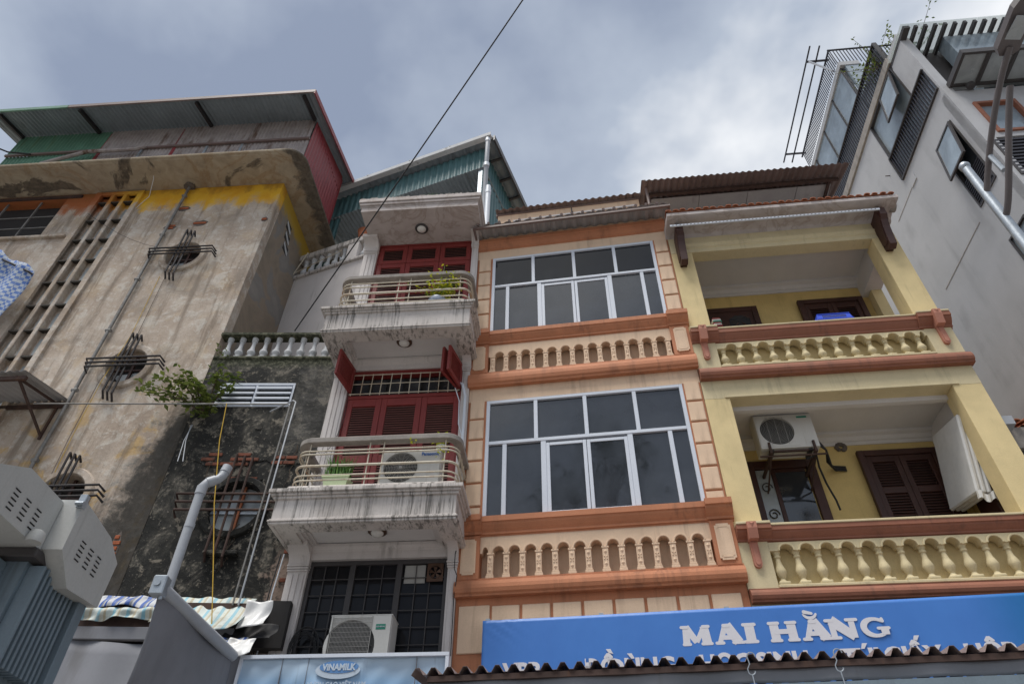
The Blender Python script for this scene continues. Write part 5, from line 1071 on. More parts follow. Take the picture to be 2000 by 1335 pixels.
for u in (-0.2, 1.0, 2.2, 3.3): P(MB().box(u, u+0.03, 0.25, 0.39, 16.405, 16.43), 'gutter_hook', 'stone_bal', GS)
P(MB().box(-0.2, 4.1, 2.9, 2.95, 12.4, 15.4), 'inner_wall', 'tin_blue_under', GS)
for u in (4.0,): P(MB().box(u, u+0.1, 0.56, 0.66, 12.4, 15.45), 'post', 'galv', GS)
P(MB().tube([(4.30, 0.34, 16.3), (4.30, 0.34, 15.1), (4.27, 0.40, 14.95), (4.27, 0.42, 12.6)], 0.055, 10), 'downpipe', 'pvc_grey', GS, smooth=True); P(MB().tube([(4.40, 0.30, 12.4), (4.40, 0.30, 14.2)], 0.06, 10), 'downpipe', 'white_pvc', GS, smooth=True)
for z in (16.2, 15.15, 14.0): P(MB().tube([(4.30 if z > 15 else 4.4, 0.34 if z > 15 else 0.3, z-0.06), (4.30 if z > 15 else 4.4, 0.34 if z > 15 else 0.3, z+0.06)], 0.07, 10), 'pipe_socket', 'white_pvc', GS, smooth=True)
P(MB().box(-0.8, 4.3, 0.3, 5.0, 0.0, 12.55), 'terrace_base', 'white_plaster', GS)
# ------------------------------------------------------------------ tall grey building at the right
GB = thing('grey_building', 'tall grey modern block with louvred windows and glass canopy at right', 'building', 'G')
TY = lambda l: [(y, z) for y, z in l]
def side_plate(par, loops, u0_, u1_, name, mat):      # outline in (y,z), thickness in u
    o = MB().plate(loops, u0_, u1_).build(name, mat, par)
    o.data.transform(Matrix(((0, 1, 0, 0), (1, 0, 0, 0), (0, 0, 1, 0), (0, 0, 0, 1)))); o.data.flip_normals(); return o
side_plate(GB, [rect(-0.1, 14.0, 0.0, 17.12), rect(0.53, 2.10, 15.52, 16.86)[::-1], rect(-0.099+0.05, 2.10, 14.72, 15.50)[::-1], rect(0.20, 0.88, 12.0, 13.93)[::-1], rect(0.26, 0.82, 8.9, 10.98)[::-1]], 0.0, 0.2, 'side_wall', 'grey_wall')
P(MB().box(0.201, 7.0, 0.3, 14.0, 0.0, 17.05), 'building_core', 'frame_dark', GB)
# the street front, seen steeply from below
P(MB().plate([rect(0.0, 7.0, 0.0, 14.45), rect(0.32, 1.05, 12.9, 13.95)[::-1], rect(0.1, 2.2, 11.6, 12.75)[::-1]], -0.101, 0.1), 'front_wall', 'grey_wall', GB)
P(MB().box(0.9, 7.0, -0.1, 0.2, 14.7, 16.8), 'front_glazing', 'pane_blue', GB)
f = MB().box(0.30, 0.36, -0.14, -0.02, 12.9, 13.95).box(1.01, 1.07, -0.14, -0.02, 12.9, 13.95).box(0.361, 1.009, -0.138, -0.02, 13.89, 13.95).box(0.361, 1.009, -0.138, -0.02, 12.9, 12.96)
P(f, 'red_window_frame', 'terracotta_trim', GB); P(MB().box(0.36, 1.01, -0.05, -0.04, 12.95, 13.9), 'pane', 'pane_blue', GB)
slm = MB().box(0.0, 2.08, -0.02, 0.02, -0.012, 0.03).mesh('slat', 'slat_dark')
for k in range(11): inst(slm, 'slat', GB, (0.11, -0.085, 11.65+k*0.1))
f = MB().box(0.08, 0.12, -0.12, 0.0, 11.58, 12.78).box(2.18, 2.22, -0.12, 0.0, 11.58, 12.78).box(0.121, 2.179, -0.118, 0, 11.58, 11.62); P(f, 'louvre_frame', 'frame_dark', GB)
# louvre band A and glazing A on the side
def ybox(y0, y1, u_0, u_1, z0, z1, c=0.0): return MB().box(u_0, u_1, y0, y1, z0, z1, c)
vert = ybox(-0.013, 0.013, -0.015, 0.015, 0.0, 0.76).mesh('slat', 'slat_dark')
for k in range(26): inst(vert, 'slat', GB, (0, -0.04+k*0.084, 14.73))
f = ybox(-0.06, 2.11, -0.045, 0.06, 14.69, 14.728).box(-0.045, 0.06, -0.06, 2.11, 15.492, 15.53).box(-0.045, 0.06, 2.085, 2.12, 14.729, 15.491); P(f, 'louvre_frame', 'frame_dark', GB)
P(ybox(0.55, 2.08, 0.05, 0.06, 15.53, 16.85), 'pane', 'pane_blue', GB)
f = ybox(0.53, 0.57, -0.02, 0.07, 15.531, 16.86).box(-0.02, 0.07, 2.06, 2.10, 15.531, 16.86).box(-0.02, 0.07, 0.571, 2.059, 16.82, 16.86); P(f, 'window_frame', 'frame_dark', GB)
def tilt_sash(y0, y1, z0, z1, ang, name='open_sash'):
    hg = bpy.data.objects.new(name, None); COL.objects.link(hg); hg.parent = GB; hg.location = (-0.03, 0, z1); hg.rotation_euler = (0, R(ang), 0)
    h = z1-z0
    MB().box(-0.02, 0.02, y0, y0+0.05, -h, 0).box(-0.02, 0.02, y1-0.05, y1, -h, 0).box(-0.02, 0.02, y0+0.051, y1-0.051, -0.05, 0).box(-0.02, 0.02, y0+0.051, y1-0.051, -h, -h+0.05).build('sash_frame', 'frame_dark', hg)
    MB().box(-0.004, 0.004, y0+0.04, y1-0.04, -h+0.04, -0.04).build('pane', 'pane_blue', hg)
tilt_sash(0.60, 1.30, 15.75, 16.80, 9); tilt_sash(0.22, 0.88, 12.85, 13.92, 8)
P(ybox(-0.04, 2.08, 0.09, 0.1, 14.73, 15.49), 'pane', 'pane_blue', GB); P(ybox(0.5, 4.9, 0.06, 0.07, 17.14, 17.92), 'pane', 'pane_blue', GB)
P(ybox(0.22, 0.86, 0.06, 0.07, 12.02, 13.91), 'pane', 'pane_tint', GB); P(ybox(0.28, 0.80, 0.02, 0.03, 8.92, 10.96), 'pane', 'pane_blue', GB)
for a, b_, z0, z1 in ((0.20, 0.88, 12.0, 13.93), (0.26, 0.82, 8.9, 10.98)):
    f = ybox(a, a+0.035, -0.02, 0.05, z0, z1).box(-0.02, 0.05, b_-0.035, b_, z0, z1).box(-0.02, 0.05, a+0.036, b_-0.036, z1-0.035, z1).box(-0.02, 0.05, a+0.036, b_-0.036, z0, z0+0.035); P(f, 'window_frame', 'frame_dark', GB)
hs = ybox(0.24, 0.84, -0.01, 0.03, 0.0, 0.02).mesh('slat', 'slat_dark')
for k in range(11): inst(hs, 'slat', GB, (0.0, 0, 12.06+k*0.062))
# floor band and upper storey with its own louvre band, glazing and trellis
P(ybox(0.45, 14.0, -0.05, 0.1, 16.87, 17.13, 0.01), 'floor_band', 'concrete', GB)
vert2 = ybox(-0.013, 0.013, -0.015, 0.015, 0.0, 0.80).mesh('slat', 'slat_dark')
for k in range(53): inst(vert2, 'slat', GB, (-0.02, 0.5+k*0.084, 17.135))
f = ybox(0.46, 4.95, -0.06, 0.04, 17.93, 17.965).box(-0.06, 0.04, 0.46, 0.49, 17.13, 17.929); P(f, 'louvre_frame', 'frame_dark', GB)
P(ybox(1.80, 12.0, 0.02, 0.06, 17.1, 19.42), 'pane', 'pane_blue', GB)
for y in (1.80, 2.7, 3.65, 4.6): P(ybox(y, y+0.045, -0.01, 0.07, 17.97, 19.42), 'mullion', 'frame_dark', GB)
P(ybox(1.70, 12.0, -0.03, 0.5, 19.42, 19.62, 0.01), 'roof_band', 'grey_wall', GB); P(MB().box(0.1, 6.0, 1.72, 1.82, 17.1, 19.42), 'front_glazing', 'pane_blue', GB)
vert3 = ybox(-0.01, 0.01, -0.01, 0.01, 0.0, 0.72).mesh('trellis_bar', 'slat_dark')
for k in range(44): inst(vert3, 'trellis_bar', GB, (-0.05, 1.78+k*0.074, 19.63))
frb = MB().box(0.0, 0.018, -0.009, 0.009, 0.0, 0.72).mesh('trellis_bar', 'slat_dark')
for k in range(26): inst(frb, 'trellis_bar', GB, (-0.03+k*0.09, 1.75, 19.63))
P(ybox(1.74, 5.1, -0.07, -0.03, 20.35, 20.385), 'trellis_rail', 'slat_dark', GB); P(MB().box(-0.07, 2.4, 1.73, 1.77, 20.386, 20.42), 'trellis_rail', 'slat_dark', GB)
for u_, z in ((-0.55, 20.45), (-0.30, 20.42)): P(MB().tube([(u_, 1.6, z), (u_, 5.3, z)], 0.022, 6), 'outrigger_bar', 'slat_dark', GB)
for y in (2.0, 4.95): P(MB().box(-0.56, 0.05, y, y+0.05, 20.385, 20.425), 'outrigger_arm', 'slat_dark', GB)
P(MB().tube([(-0.5, 2.02, 20.4), (0.0, 2.02, 19.7)], 0.03, 6), 'outrigger_strut', 'alu', GB)
# glass canopy on dark joists, and the panelled soffit below it
jo = MB().box(-0.03, 0.03, -0.38, 0.56, -0.10, 0.0).mesh('joist', 'frame_dark')
for k in range(16): inst(jo, 'joist', GB, (0.06+k*0.205, 0, 16.88), scale=(2.2 if k == 0 else 1, 1, 1))
for a, b_ in ((-0.06, 1.55), (1.56, 3.2)): P(MB().box(a, b_, -0.42, 0.58, 16.885, 16.897), 'glass_sheet', 'canopy_glass', GB)
P(MB().box(0.0, 3.2, 0.50, 0.60, 16.7, 16.84), 'canopy_beam', 'frame_dark', GB)
for a, b_ in ((0.2, 0.62), (0.70, 1.12), (1.20, 1.62), (1.70, 2.1)): P(MB().box(a, b_, -0.76, -0.02, 14.64, 14.66), 'soffit_panel', 'pane_frost', GB)
f = MB().box(0.13, 2.2, -0.82, -0.77, 14.58, 14.72).box(0.13, 0.19, -0.769, -0.11, 14.58, 14.72).box(0.191, 2.2, -0.16, -0.11, 14.58, 14.72)
for u_ in (0.63, 1.13, 1.63): f.box(u_, u_+0.06, -0.769, -0.161, 14.58, 14.70)
P(f, 'soffit_frame', 'frame_dark', GB); P(MB().lathe([(0.07, 0.0), (0.08, 0.08), (0.04, 0.1)], (0.45, -0.2, 14.4), 12), 'spot_lamp', 'frame_dark', GB, smooth=True)
# render joints and a shallow raised panel on the side wall
for y0, y1, z in ((1.8, 2.95, 14.28), (1.1, 2.8, 11.85)): P(ybox(y0, y1, -0.006, 0.0, z, z+0.02), 'render_joint', 'concrete', GB)
P(ybox(1.75, 2.0, -0.02, 0.0, 14.25, 14.45), 'render_patch', 'grey_wall', GB); P(MB().tube([(-0.1, 2.4, 15.3), (0.02, 2.4, 15.3)], 0.012, 6), 'wall_spike', 'rust_iron', GB)
def creeper(label, u_, y, z, n, r_, mat):
    t_ = thing('rooftop_plant', label, 'plant', 'G', u_, y, z); mb, sb = MB(), MB()
    for k in range(n):
        tip = Vector((random.gauss(0, r_*0.8), random.gauss(0, r_), random.uniform(0.2, 1.0)*r_*1.8)); mid = tip*0.5+Vector((random.gauss(0, .05), random.gauss(0, .05), 0.05))
        sb.tube([(0, 0, 0), mid, tip], [0.008, 0.006, 0.003], 4)
        for j in range(16): f_ = random.uniform(0.3, 1); leaf(mb, Vector((0, 0, 0)).lerp(tip, f_)+Vector((random.gauss(0, .06), random.gauss(0, .06), random.gauss(0, .05))), random.uniform(0.05, 0.1))
    mb.build('foliage', mat, t_); sb.build('stem', 'bark', t_)
creeper('thin-leaved shrub growing out of the grey block roof trellis', 0.0, 0.75, 17.3, 16, 0.42, 'leaf_dark')
creeper('straggly creeper drooping around the glass canopy joists', 0.5, 0.5, 16.95, 14, 0.5, 'leaf_dark')
# low house between the yellow house and the grey block
SH = thing('low_dark_house', 'low dark-glazed house squeezed right of the yellow house', 'house', 'Y')
P(MB().box(3.74, 5.9, 0.5, 6.0, 0.0, 6.95), 'house_body', 'frame_dark', SH); P(MB().box(3.80, 5.8, 0.44, 0.48, 4.6, 6.55), 'pane', 'pane_dark', SH)
f = MB().box(3.74, 5.9, 0.36, 0.495, 6.56, 6.64); f.box(3.74, 3.8, 0.38, 0.495, 3.0, 6.559); f.box(4.6, 4.66, 0.38, 0.439, 4.6, 6.559); P(f, 'window_frame', 'frame_dark', SH)
P(MB().box(3.74, 5.9, 0.3, 0.6, 6.66, 6.98), 'fascia', 'concrete', SH)
for k in range(14): inst(tm, 'roof_tile', SH, (3.86+k*0.13, 0.2, 7.02+random.uniform(-.006, .006)), (R(4), 0, random.uniform(-.05, .05)))
P(MB().sheet((3.8, 0.3, 7.0), (2.1, 0, 0), (0, 2.5, 0.8), 0.13, 0.02, 2), 'roof', 'tile', SH)
P(MB().prism([(0.12, 7.05), (0.12, 6.92), (0.26, 6.90), (0.26, 7.05)], 3.73, 3.90), 'gutter_end', 'pvc_grey', SH)

# ------------------------------------------------------------------ blue shop banner
BN = thing('shop_banner', 'long blue fabric shop banner reading MAI HẰNG in pale letters', 'sign', 'O')
def ban(a, b_):
    x = -0.27+6.9*a; z = 3.45+1.095*b_+0.012*a; cr = math.exp(-((x+0.05)/0.22)**2)*math.exp(-((b_-0.9)/0.14)**2)
    return (x, -0.16+0.010*math.sin((x+z*1.3)*38)*cr+0.003*math.sin(x*2.1), z)
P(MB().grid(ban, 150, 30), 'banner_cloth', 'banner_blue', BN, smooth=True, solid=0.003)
fr_ = MB().box(-0.27, 6.6, -0.15, -0.12, 4.50, 4.53).box(-0.27, 6.6, -0.15, -0.12, 3.45, 3.48)
for u in (-0.26, 0.9, 2.0, 3.1, 4.2, 5.3, 6.4): fr_.box(u, u+0.03, -0.119, 0.0, 4.49, 4.52)
P(fr_, 'banner_frame', 'galv', BN)
for u in (-0.24, 1.05, 2.42): P(MB().box(u, u+0.05, -0.15, 0.0, 4.548, 4.572), 'clip', 'galv', BN)
def cap(mb, x0, z0, x1, z1, w0, w1, y):
    d_ = Vector((x1-x0, z1-z0)); l = d_.length; d_ = d_/l if l > 1e-6 else Vector((1, 0)); n_ = Vector((-d_.y, d_.x)); pts = []
    for k in range(9): a = math.pi/2+math.pi*k/8; v_ = Vector((x0, z0))+(d_*math.cos(a)+n_*math.sin(a))*w0/2; pts.append((v_.x, v_.y))
    for k in range(9): a = -math.pi/2+math.pi*k/8; v_ = Vector((x1, z1))+(d_*math.cos(a)+n_*math.sin(a))*w1/2; pts.append((v_.x, v_.y))
    mb.prismy(pts, y-0.0004, y+0.004)
def bar(mb, x0, z0, x1, z1, w0, w1, y):   # flat-ended stroke
    d_ = Vector((x1-x0, z1-z0)).normalized(); n_ = Vector((-d_.y, d_.x)); p, q = Vector((x0, z0)), Vector((x1, z1))
    mb.prismy([tuple(p+n_*w0/2), tuple(p-n_*w0/2), tuple(q-n_*w1/2), tuple(q+n_*w1/2)], y-0.0004, y+0.004)
LET = {   # strokes in a unit box: (kind,x0,z0,x1,z1,w0,w1)
 'M': [('b', .17, .06, .2, .94, .19, .17), ('b', .2, .95, .5, .16, .2, .16), ('b', .8, .95, .5, .16, .13, .12), ('b', .83, .06, .8, .94, .25, .22), ('c', .08, .065, .28, .065, .13, .13), ('c', .68, .065, .97, .065, .13, .13), ('c', .06, .935, .24, .935, .13, .13), ('c', .76, .935, .94, .935, .13, .13)],
 'A': [('b', .45, .97, .17, .06, .16, .12), ('b', .47, .97, .80, .06, .28, .27), ('b', .25, .33, .7, .33, .12, .12), ('c', .07, .065, .29, .065, .13, .13), ('c', .62, .065, .96, .065, .13, .13), ('c', .38, .93, .52, .93, .16, .16)],
 'I': [('b', .5, .06, .5, .94, .5, .5), ('c', .15, .07, .85, .07, .14, .14), ('c', .15, .93, .85, .93, .14, .14)],
 'H': [('b', .22, .06, .22, .94, .24, .24), ('b', .78, .06, .78, .94, .24, .24), ('b', .2, .5, .8, .5, .13, .13)] + [('c', x-.15, z, x+.15, z, .13, .13) for x in (.22, .78) for z in (.065, .935)],
 'N': [('b', .2, .06, .2, .94, .15, .15), ('b', .2, .95, .8, .08, .28, .22), ('b', .8, .04, .8, .94, .14, .15), ('c', .06, .065, .36, .065, .13, .13), ('c', .04, .935, .24, .935, .13, .13), ('c', .66, .935, .96, .935, .13, .13)],
}
gA = [math.radians(x) for x in range(48, 322, 14)]
LET['G'] = [('c', .52+.38*math.cos(a), .5+.42*math.sin(a), .52+.38*math.cos(b_), .5+.42*math.sin(b_), .13+.13*abs(math.cos(a/1.0)) if math.cos(a) < 0 else .14, .13+.13*abs(math.cos(b_)) if math.cos(b_) < 0 else .14) for a, b_ in zip(gA[:-1], gA[1:])] + [('c', .6, .44, .95, .44, .12, .12), ('b', .8, .12, .8, .44, .2, .22), ('c', .80, .8, .80, .9, .15, .12)]
xpos = {'M': (1330, 1393), 'A': (1397, 1458), 'I': (1455, 1487), 'H': (1507, 1568), 'Ằ': (1570, 1631), 'N': (1621, 1686), 'G': (1686, 1744)}
for ch, (p0, p1) in xpos.items():
    x0 = 1.905+(p0-1330)*0.00516; x1 = 1.905+(p1-1330)*0.00516; w_ = x1-x0; h = 0.205; z0 = 4.172; mb = MB()
    for i, (k, a, b_, c, d_, e0, e1) in enumerate(LET['A' if ch == 'Ằ' else ch]):
        sc = (h+w_*0.25)/1.25 if ch != 'I' else h*0.95
        ww = (e0*(w_*1.22 if k == 'b' else h*1.22), e1*(w_*1.22 if k == 'b' else h*1.22))
        (bar if k == 'b' else cap)(mb, x0+a*w_, z0+b_*h, x0+c*w_, z0+d_*h, ww[0], ww[1], -0.1645-0.0004*i)
    if ch == 'Ằ':
        for i in range(8):
            a, b2 = math.pi*(1.12+0.76*i/8), math.pi*(1.12+0.76*(i+1)/8); c0 = x0+w_*0.44
            cap(mb, c0+0.068*math.cos(a), z0+h+0.085+0.062*math.sin(a), c0+0.068*math.cos(b2), z0+h+0.085+0.062*math.sin(b2), 0.022+0.012*math.sin(math.pi*i/8), 0.022+0.012*math.sin(math.pi*(i+1)/8), -0.1645-0.0004*i)
        cap(mb, c0-0.05, z0+h+0.088, c0+0.02, z0+h+0.070, 0.040, 0.030, -0.1690)
    mb.build('letter', 'white_print', BN)
for wd, p in (('VPP', 1.01e3), ('ĐỒ', 1172), ('DÙNG', 1253), ('HỌC', 1412), ('SINH', 1525), ('-', 1612), ('TÚI', 1674), ('GIẤY', 1783), ('-', 1860), ('HỘP', 1930)):
    u_ = 0.87+(p-1142)*0.00527 if p < 1400 else (2.10+(p-1370)*0.00518 if p < 1700 else 4.44+(p-1838)*0.0050)
    text_part(wd, 0.235, 'white_print', BN, (u_, -0.168, 3.905), 0.010, sx=1.02)

# ------------------------------------------------------------------ pale blue milk sign
MS = thing('milk_sign', 'wrinkled pale blue milk signboard with oval logo under the white house', 'sign', 'W', -2.115, -0.70, 4.0)
def mk(a, b_):
    x = 2.18*a; z = -0.85+0.85*b_
    y = 0.010*math.sin(x*9+z*6)+0.007*math.sin(x*23-z*14)+0.012*abs(math.sin(x*4.1+z*2.2+0.4))
    if x > 1.30: y += 0.028*min(1, (x-1.30)/0.04)
    return (x, y*(0.3+0.7*math.sin(math.pi*min(1, b_*1.0))**0.5), z)
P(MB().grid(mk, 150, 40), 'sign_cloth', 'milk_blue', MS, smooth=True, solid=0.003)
f = MB().box(-0.02, 2.2, -0.03, 0.03, 0.0, 0.035).box(-0.02, 0.01, -0.028, 0.03, -0.85, -0.001).box(2.165, 2.2, -0.028, 0.03, -0.85, -0.001); P(f, 'sign_frame', 'alu', MS)
for u in (0.44, 0.72, 1.86): P(MB().box(u, u+0.004, -0.012, 0.02, -0.85, -0.002), 'seam', 'grey_cloth', MS)
P(MB().prismy([(1.05+0.235*math.cos(2*math.pi*k/32), -0.125+0.085*math.sin(2*math.pi*k/32)) for k in range(32)], -0.020, -0.012), 'logo_oval', 'logo_white', MS)
P(MB().prismy([(1.06+0.205*math.cos(2*math.pi*k/32), -0.095+0.062*math.sin(2*math.pi*k/32)) for k in range(32)], -0.0235, -0.021), 'logo_oval', 'logo_blue', MS)
text_part('ViNAMILK', 0.088, 'logo_white', MS, (1.06, -0.026, -0.127), 0.0035, sx=0.88); text_part('VƯƠN CAO VIỆT NAM', 0.066, 'logo_white', MS, (1.06, -0.020, -0.285), 0.001, sx=0.9)
text_part('LUÔN TƯƠI NGON - BỔ DƯỠNG', 0.05, 'white_print', MS, (1.25, -0.014, -0.46), 0.001) if False else None
cb = thing('cable_coil', 'coil of black cable hung at the foot of the barred window', 'cable', 'W', -1.72, -0.06, 4.28)
for k in range(6):
    rr = 0.16+0.012*k; ox, oz = random.uniform(-.02, .02), random.uniform(-.02, .02)
    P(MB().tube([(ox+rr*0.8*math.cos(2*math.pi*j/26), -0.012*k, oz+rr*1.15*math.sin(2*math.pi*j/26)) for j in range(27)], 0.007, 5, False), 'loop', 'rubber', cb, smooth=True)

# ------------------------------------------------------------------ front corrugated awning with hooks
AW = thing('brown_awning', 'dark brown corrugated awning across the bottom under the blue banner', 'awning', 'O')
P(MB().sheet((-0.70, -1.32, 3.665), (7.6, 0, 0), (0, 1.12, 0.10), 0.152, 0.030, 2, kind='trap'), 'roof_sheet', 'awning_tin', AW)
P(MB().box(-0.55, 6.9, -1.30, -1.24, 3.575, 3.625), 'front_beam', 'rust_iron', AW)
P(MB().grid(lambda a, b_: (-0.54+7.4*a, -1.27+0.012*math.sin(a*60)+0.02*b_, 3.575-0.105*b_), 120, 4), 'valance', 'grey_cloth', AW, smooth=True, solid=0.004)
P(MB().box(-0.56, -0.50, -1.25, -0.1, 3.50, 3.62), 'side_beam', 'tin_brown', AW); P(MB().box(-0.5, 6.9, -1.2, -0.15, 3.40, 3.45), 'under_ceiling', 'tin_under', AW)
P(MB().box(-0.5, 6.9, -1.34, -1.24, 3.2, 3.44), 'lower_fascia', 'fin_blue', AW)
for lab, u in (('thin steel hook hanging from the awning below the word SINH', 2.37), ('second steel hook hanging from awning right of the word SINH', 3.10)):
    pts = [(u+0.02+0.035*math.cos(a), -1.36, 3.66+0.035*math.sin(a)) for a in [math.pi*j/8 for j in range(9)]][::1]
    pts = pts + [(u-0.005, -1.36, 3.60), (u-0.03, -1.36, 3.56)] + [(u+0.0+0.03*math.cos(a), -1.36, 3.54+0.03*math.sin(a)) for a in [math.pi+math.pi*j/8 for j in range(1, 9)]]
    single(MB().tube(pts, 0.005, 6).tube([(u, -1.36, 3.51), (u+0.01, -1.36, 3.2)], 0.0055, 6), 'wire_hook', 'galv', lab, 'hook', 'O', smooth=True)

# ------------------------------------------------------------------ transformer at lower left
TR = thing('pole_transformer', 'grey transformer with slotted cover boxes and finned tank at lower left', 'transformer')
def cover(x0, x1, prof, sx, slots, name):
    P(MB().prism(prof, x0, x1), name, 'grey_enclosure', TR)
    for (yc, zc) in slots:
        for k in range(5):
            q = MB().add([(sx+0.001, yc-0.028+0.006*k*0, zc-0.064+k*0.032), (sx+0.001, yc+0.03, zc-0.064+k*0.032), (sx+0.006, yc+0.03, zc-0.058+k*0.032), (sx+0.006, yc-0.028, zc-0.058+k*0.032), (sx+0.001, yc-0.028, zc-0.053+k*0.032), (sx+0.001, yc+0.03, zc-0.053+k*0.032)], [(0, 1, 2, 3), (3, 2, 5, 4)])
            q.build('louvre', 'rubber', TR)
cover(-3.75, -3.10, [(3.2, 3.62), (4.27, 3.62), (4.27, 3.97), (3.83, 3.97), (3.55, 3.83), (3.2, 3.83)], -3.10, [(3.82, 3.735), (3.95, 3.735), (4.08, 3.735)], 'cover_box')
cover(-3.52, -2.96, [(4.275, 3.63), (4.50, 3.46), (4.93, 3.50), (4.95, 3.84), (4.74, 3.945), (4.275, 3.995)], -2.96, [(4.46, 3.70), (4.58, 3.70), (4.70, 3.70)], 'cover_box')
P(MB().box(-3.0, -2.95, 4.255, 4.30, 3.93, 4.03, 0.004), 'corner_bracket', 'galv', TR); P(MB().tube([(-2.995, 4.24, 3.95), (-2.94, 4.24, 3.95)], 0.014, 8), 'bolt', 'galv', TR)
P(MB().lathe([(0.05, 0), (0.055, 0.03), (0.045, 0.07), (0.02, 0.085)], (-3.06, 4.12, 3.60), 16), 'filler_cap', 'grey_enclosure', TR, smooth=True)
P(MB().box(-4.4, -3.08, 4.22, 4.86, 3.555, 3.615, 0.006), 'tank_lid', 'frame_dark', TR)
P(MB().box(-4.35, -3.16, 4.30, 4.82, 2.55, 3.554), 'tank', 'fin_blue', TR)
finx = MB().box(-0.012, 0.012, -0.11, 0.0, 0, 0.62, 0.004).mesh('fin', 'fin_blue'); finy = MB().box(0.0, 0.11, -0.012, 0.012, 0, 0.62, 0.004).mesh('fin', 'fin_blue')
for k in range(18): inst(finx, 'fin', TR, (-3.30-k*0.058, 4.30, 2.92))
for k in range(9): inst(finy, 'fin', TR, (-3.16, 4.34+k*0.052, 2.92))
P(MB().box(-3.16, -3.02, 4.80, 4.90, 2.75, 3.50, 0.006), 'tank_panel', 'fin_blue', TR); P(MB().box(-3.42, -3.37, 4.172, 4.178, 3.15, 3.20), 'paper_label', 'white_print', TR)
P(MB().box(-4.6, -2.9, 4.1, 5.0, 2.36, 2.46), 'platform', 'galv', TR)
for x in (-3.9,): P(MB().tube([(x, 4.55, 0.0), (x, 4.55, 2.36)], [0.17, 0.15], 14), 'pole', 'concrete', TR, smooth=True)
single(MB().tube([(-4.3, 3.9, 3.05), (-3.6, 4.0, 2.93), (-3.0, 4.2, 2.88)], 0.012, 6), 'power_cable', 'rubber', 'black cable passing below the transformer at the bottom left corner', 'cable')

# ------------------------------------------------------------------ grey street awning and striped tarps
GA = thing('grey_awning', 'grey fabric awning with side tube and hanging curtain at bottom left', 'awning')
A0, A1 = Vector((-3.02, 5.85, 4.03)), Vector((-2.86, 7.45, 3.99))
P(MB().tube([A0, A1], 0.055, 14), 'side_tube', 'pvc_grey', GA, smooth=True)
def cur(a, b_):
    p = A0.lerp(A1, a); s_ = math.sin(a*17+b_*3)*0.5+math.sin(a*41)*0.3
    return (p.x-0.02+0.06*s_*b_*(0.4+0.6*b_)-0.05*b_+0.03*math.sin(a*7+b_*5), p.y-0.0*b_+0.02*math.sin(b_*6), p.z-1.7*b_)
P(MB().grid(cur, 60, 24), 'side_curtain', 'grey_cloth', GA, smooth=True, solid=0.004)
P(MB().box(A0.x-0.07, A0.x+0.05, A0.y-0.08, A0.y+0.03, 3.95, 4.12, 0.01), 'tube_bracket', 'galv', GA); P(MB().tube([(A0.x-0.02, A0.y-0.09, 4.05), (A0.x-0.02, A0.y-0.06, 4.05)], 0.03, 10), 'bolt', 'galv', GA)
P(MB().tube([(A0.x+0.02, A0.y-0.03, 4.0), (A0.x+0.03, A0.y-0.03, 3.92)], 0.015, 6), 'bolt', 'galv', GA)
P(MB().grid(lambda a, b_: (-5.6+2.7*a, 7.9-0.25*b_+0.02*math.sin(a*25), 4.28-1.6*b_+0.03*math.sin(a*9+b_*4)), 40, 12), 'front_curtain', 'grey_cloth', GA, smooth=True, solid=0.004)
P(MB().box(-5.6, -3.1, 7.88, 7.95, 4.29, 4.43, 0.006), 'header_bar', 'grey_cloth', GA); P(MB().box(-5.7, -2.85, 7.98, 8.1, 4.40, 4.75), 'fascia_board', 'rust_iron', GA)
P(MB().box(-5.7, -2.6, 8.12, 8.3, 4.3, 4.84), 'wall_beam', 'dark_back', GA)
def tarp(name, lab, x0, x1, y, zt, zb, mat, sag, out, seed):
    rnd = random.Random(seed); ph = [rnd.uniform(0, 6) for _ in range(6)]
    def fn(a, b_):
        x = x0+(x1-x0)*a
        return (x+0.012*math.sin(b_*5+ph[4]), y-out*b_-0.03*math.sin(x*11+ph[0])*b_-0.015*math.sin(x*27+b_*4+ph[1])-0.02*math.sin(b_*5+ph[2]), zt+(zb-zt)*b_+sag*math.sin(x*7+ph[3])*b_+0.008*math.sin(x*19+ph[5]))
    return single(MB().grid(fn, 60, 14), name, mat, lab, 'tarp', smooth=True, solid=0.004)
tarp('striped_tarp', 'bunched blue and white striped tarp behind the transformer', -4.95, -4.0, 8.0, 4.83, 4.64, 'stripe_blue', 0.03, 0.12, 1)
tarp('striped_tarp', 'narrow pale striped tarp strip under the bunched blue tarp', -4.9, -4.0, 7.88, 4.64, 4.50, 'stripe_pale', 0.02, 0.05, 2)
tarp('striped_tarp', 'faded striped tarp sagging along the foot of the black wall', -3.95, -3.0, 8.1, 4.85, 4.32, 'stripe_pale', 0.06, 0.45, 3)
tarp('white_sheet', 'crumpled white plastic sheet hung beside the faded striped tarp', -3.02, -2.72, 7.85, 4.72, 4.40, 'foam', 0.03, 0.1, 4)
tarp('striped_tarp', 'scrap of blue striped tarp low beside the milk sign', -3.2, -2.85, 7.75, 4.28, 4.16, 'stripe_blue', 0.02, 0.1, 5)
tarp('black_sheet', 'dark plastic sheet drooping under the white sheet beside the pilaster', -3.2, -2.62, 7.95, 4.50, 4.25, 'rubber', 0.04, 0.15, 6)
tarp('white_sheet', 'torn white sheet flapping above the left end of the milk sign', -3.0, -2.72, 7.6, 4.22, 4.02, 'foam', 0.05, 0.12, 7)
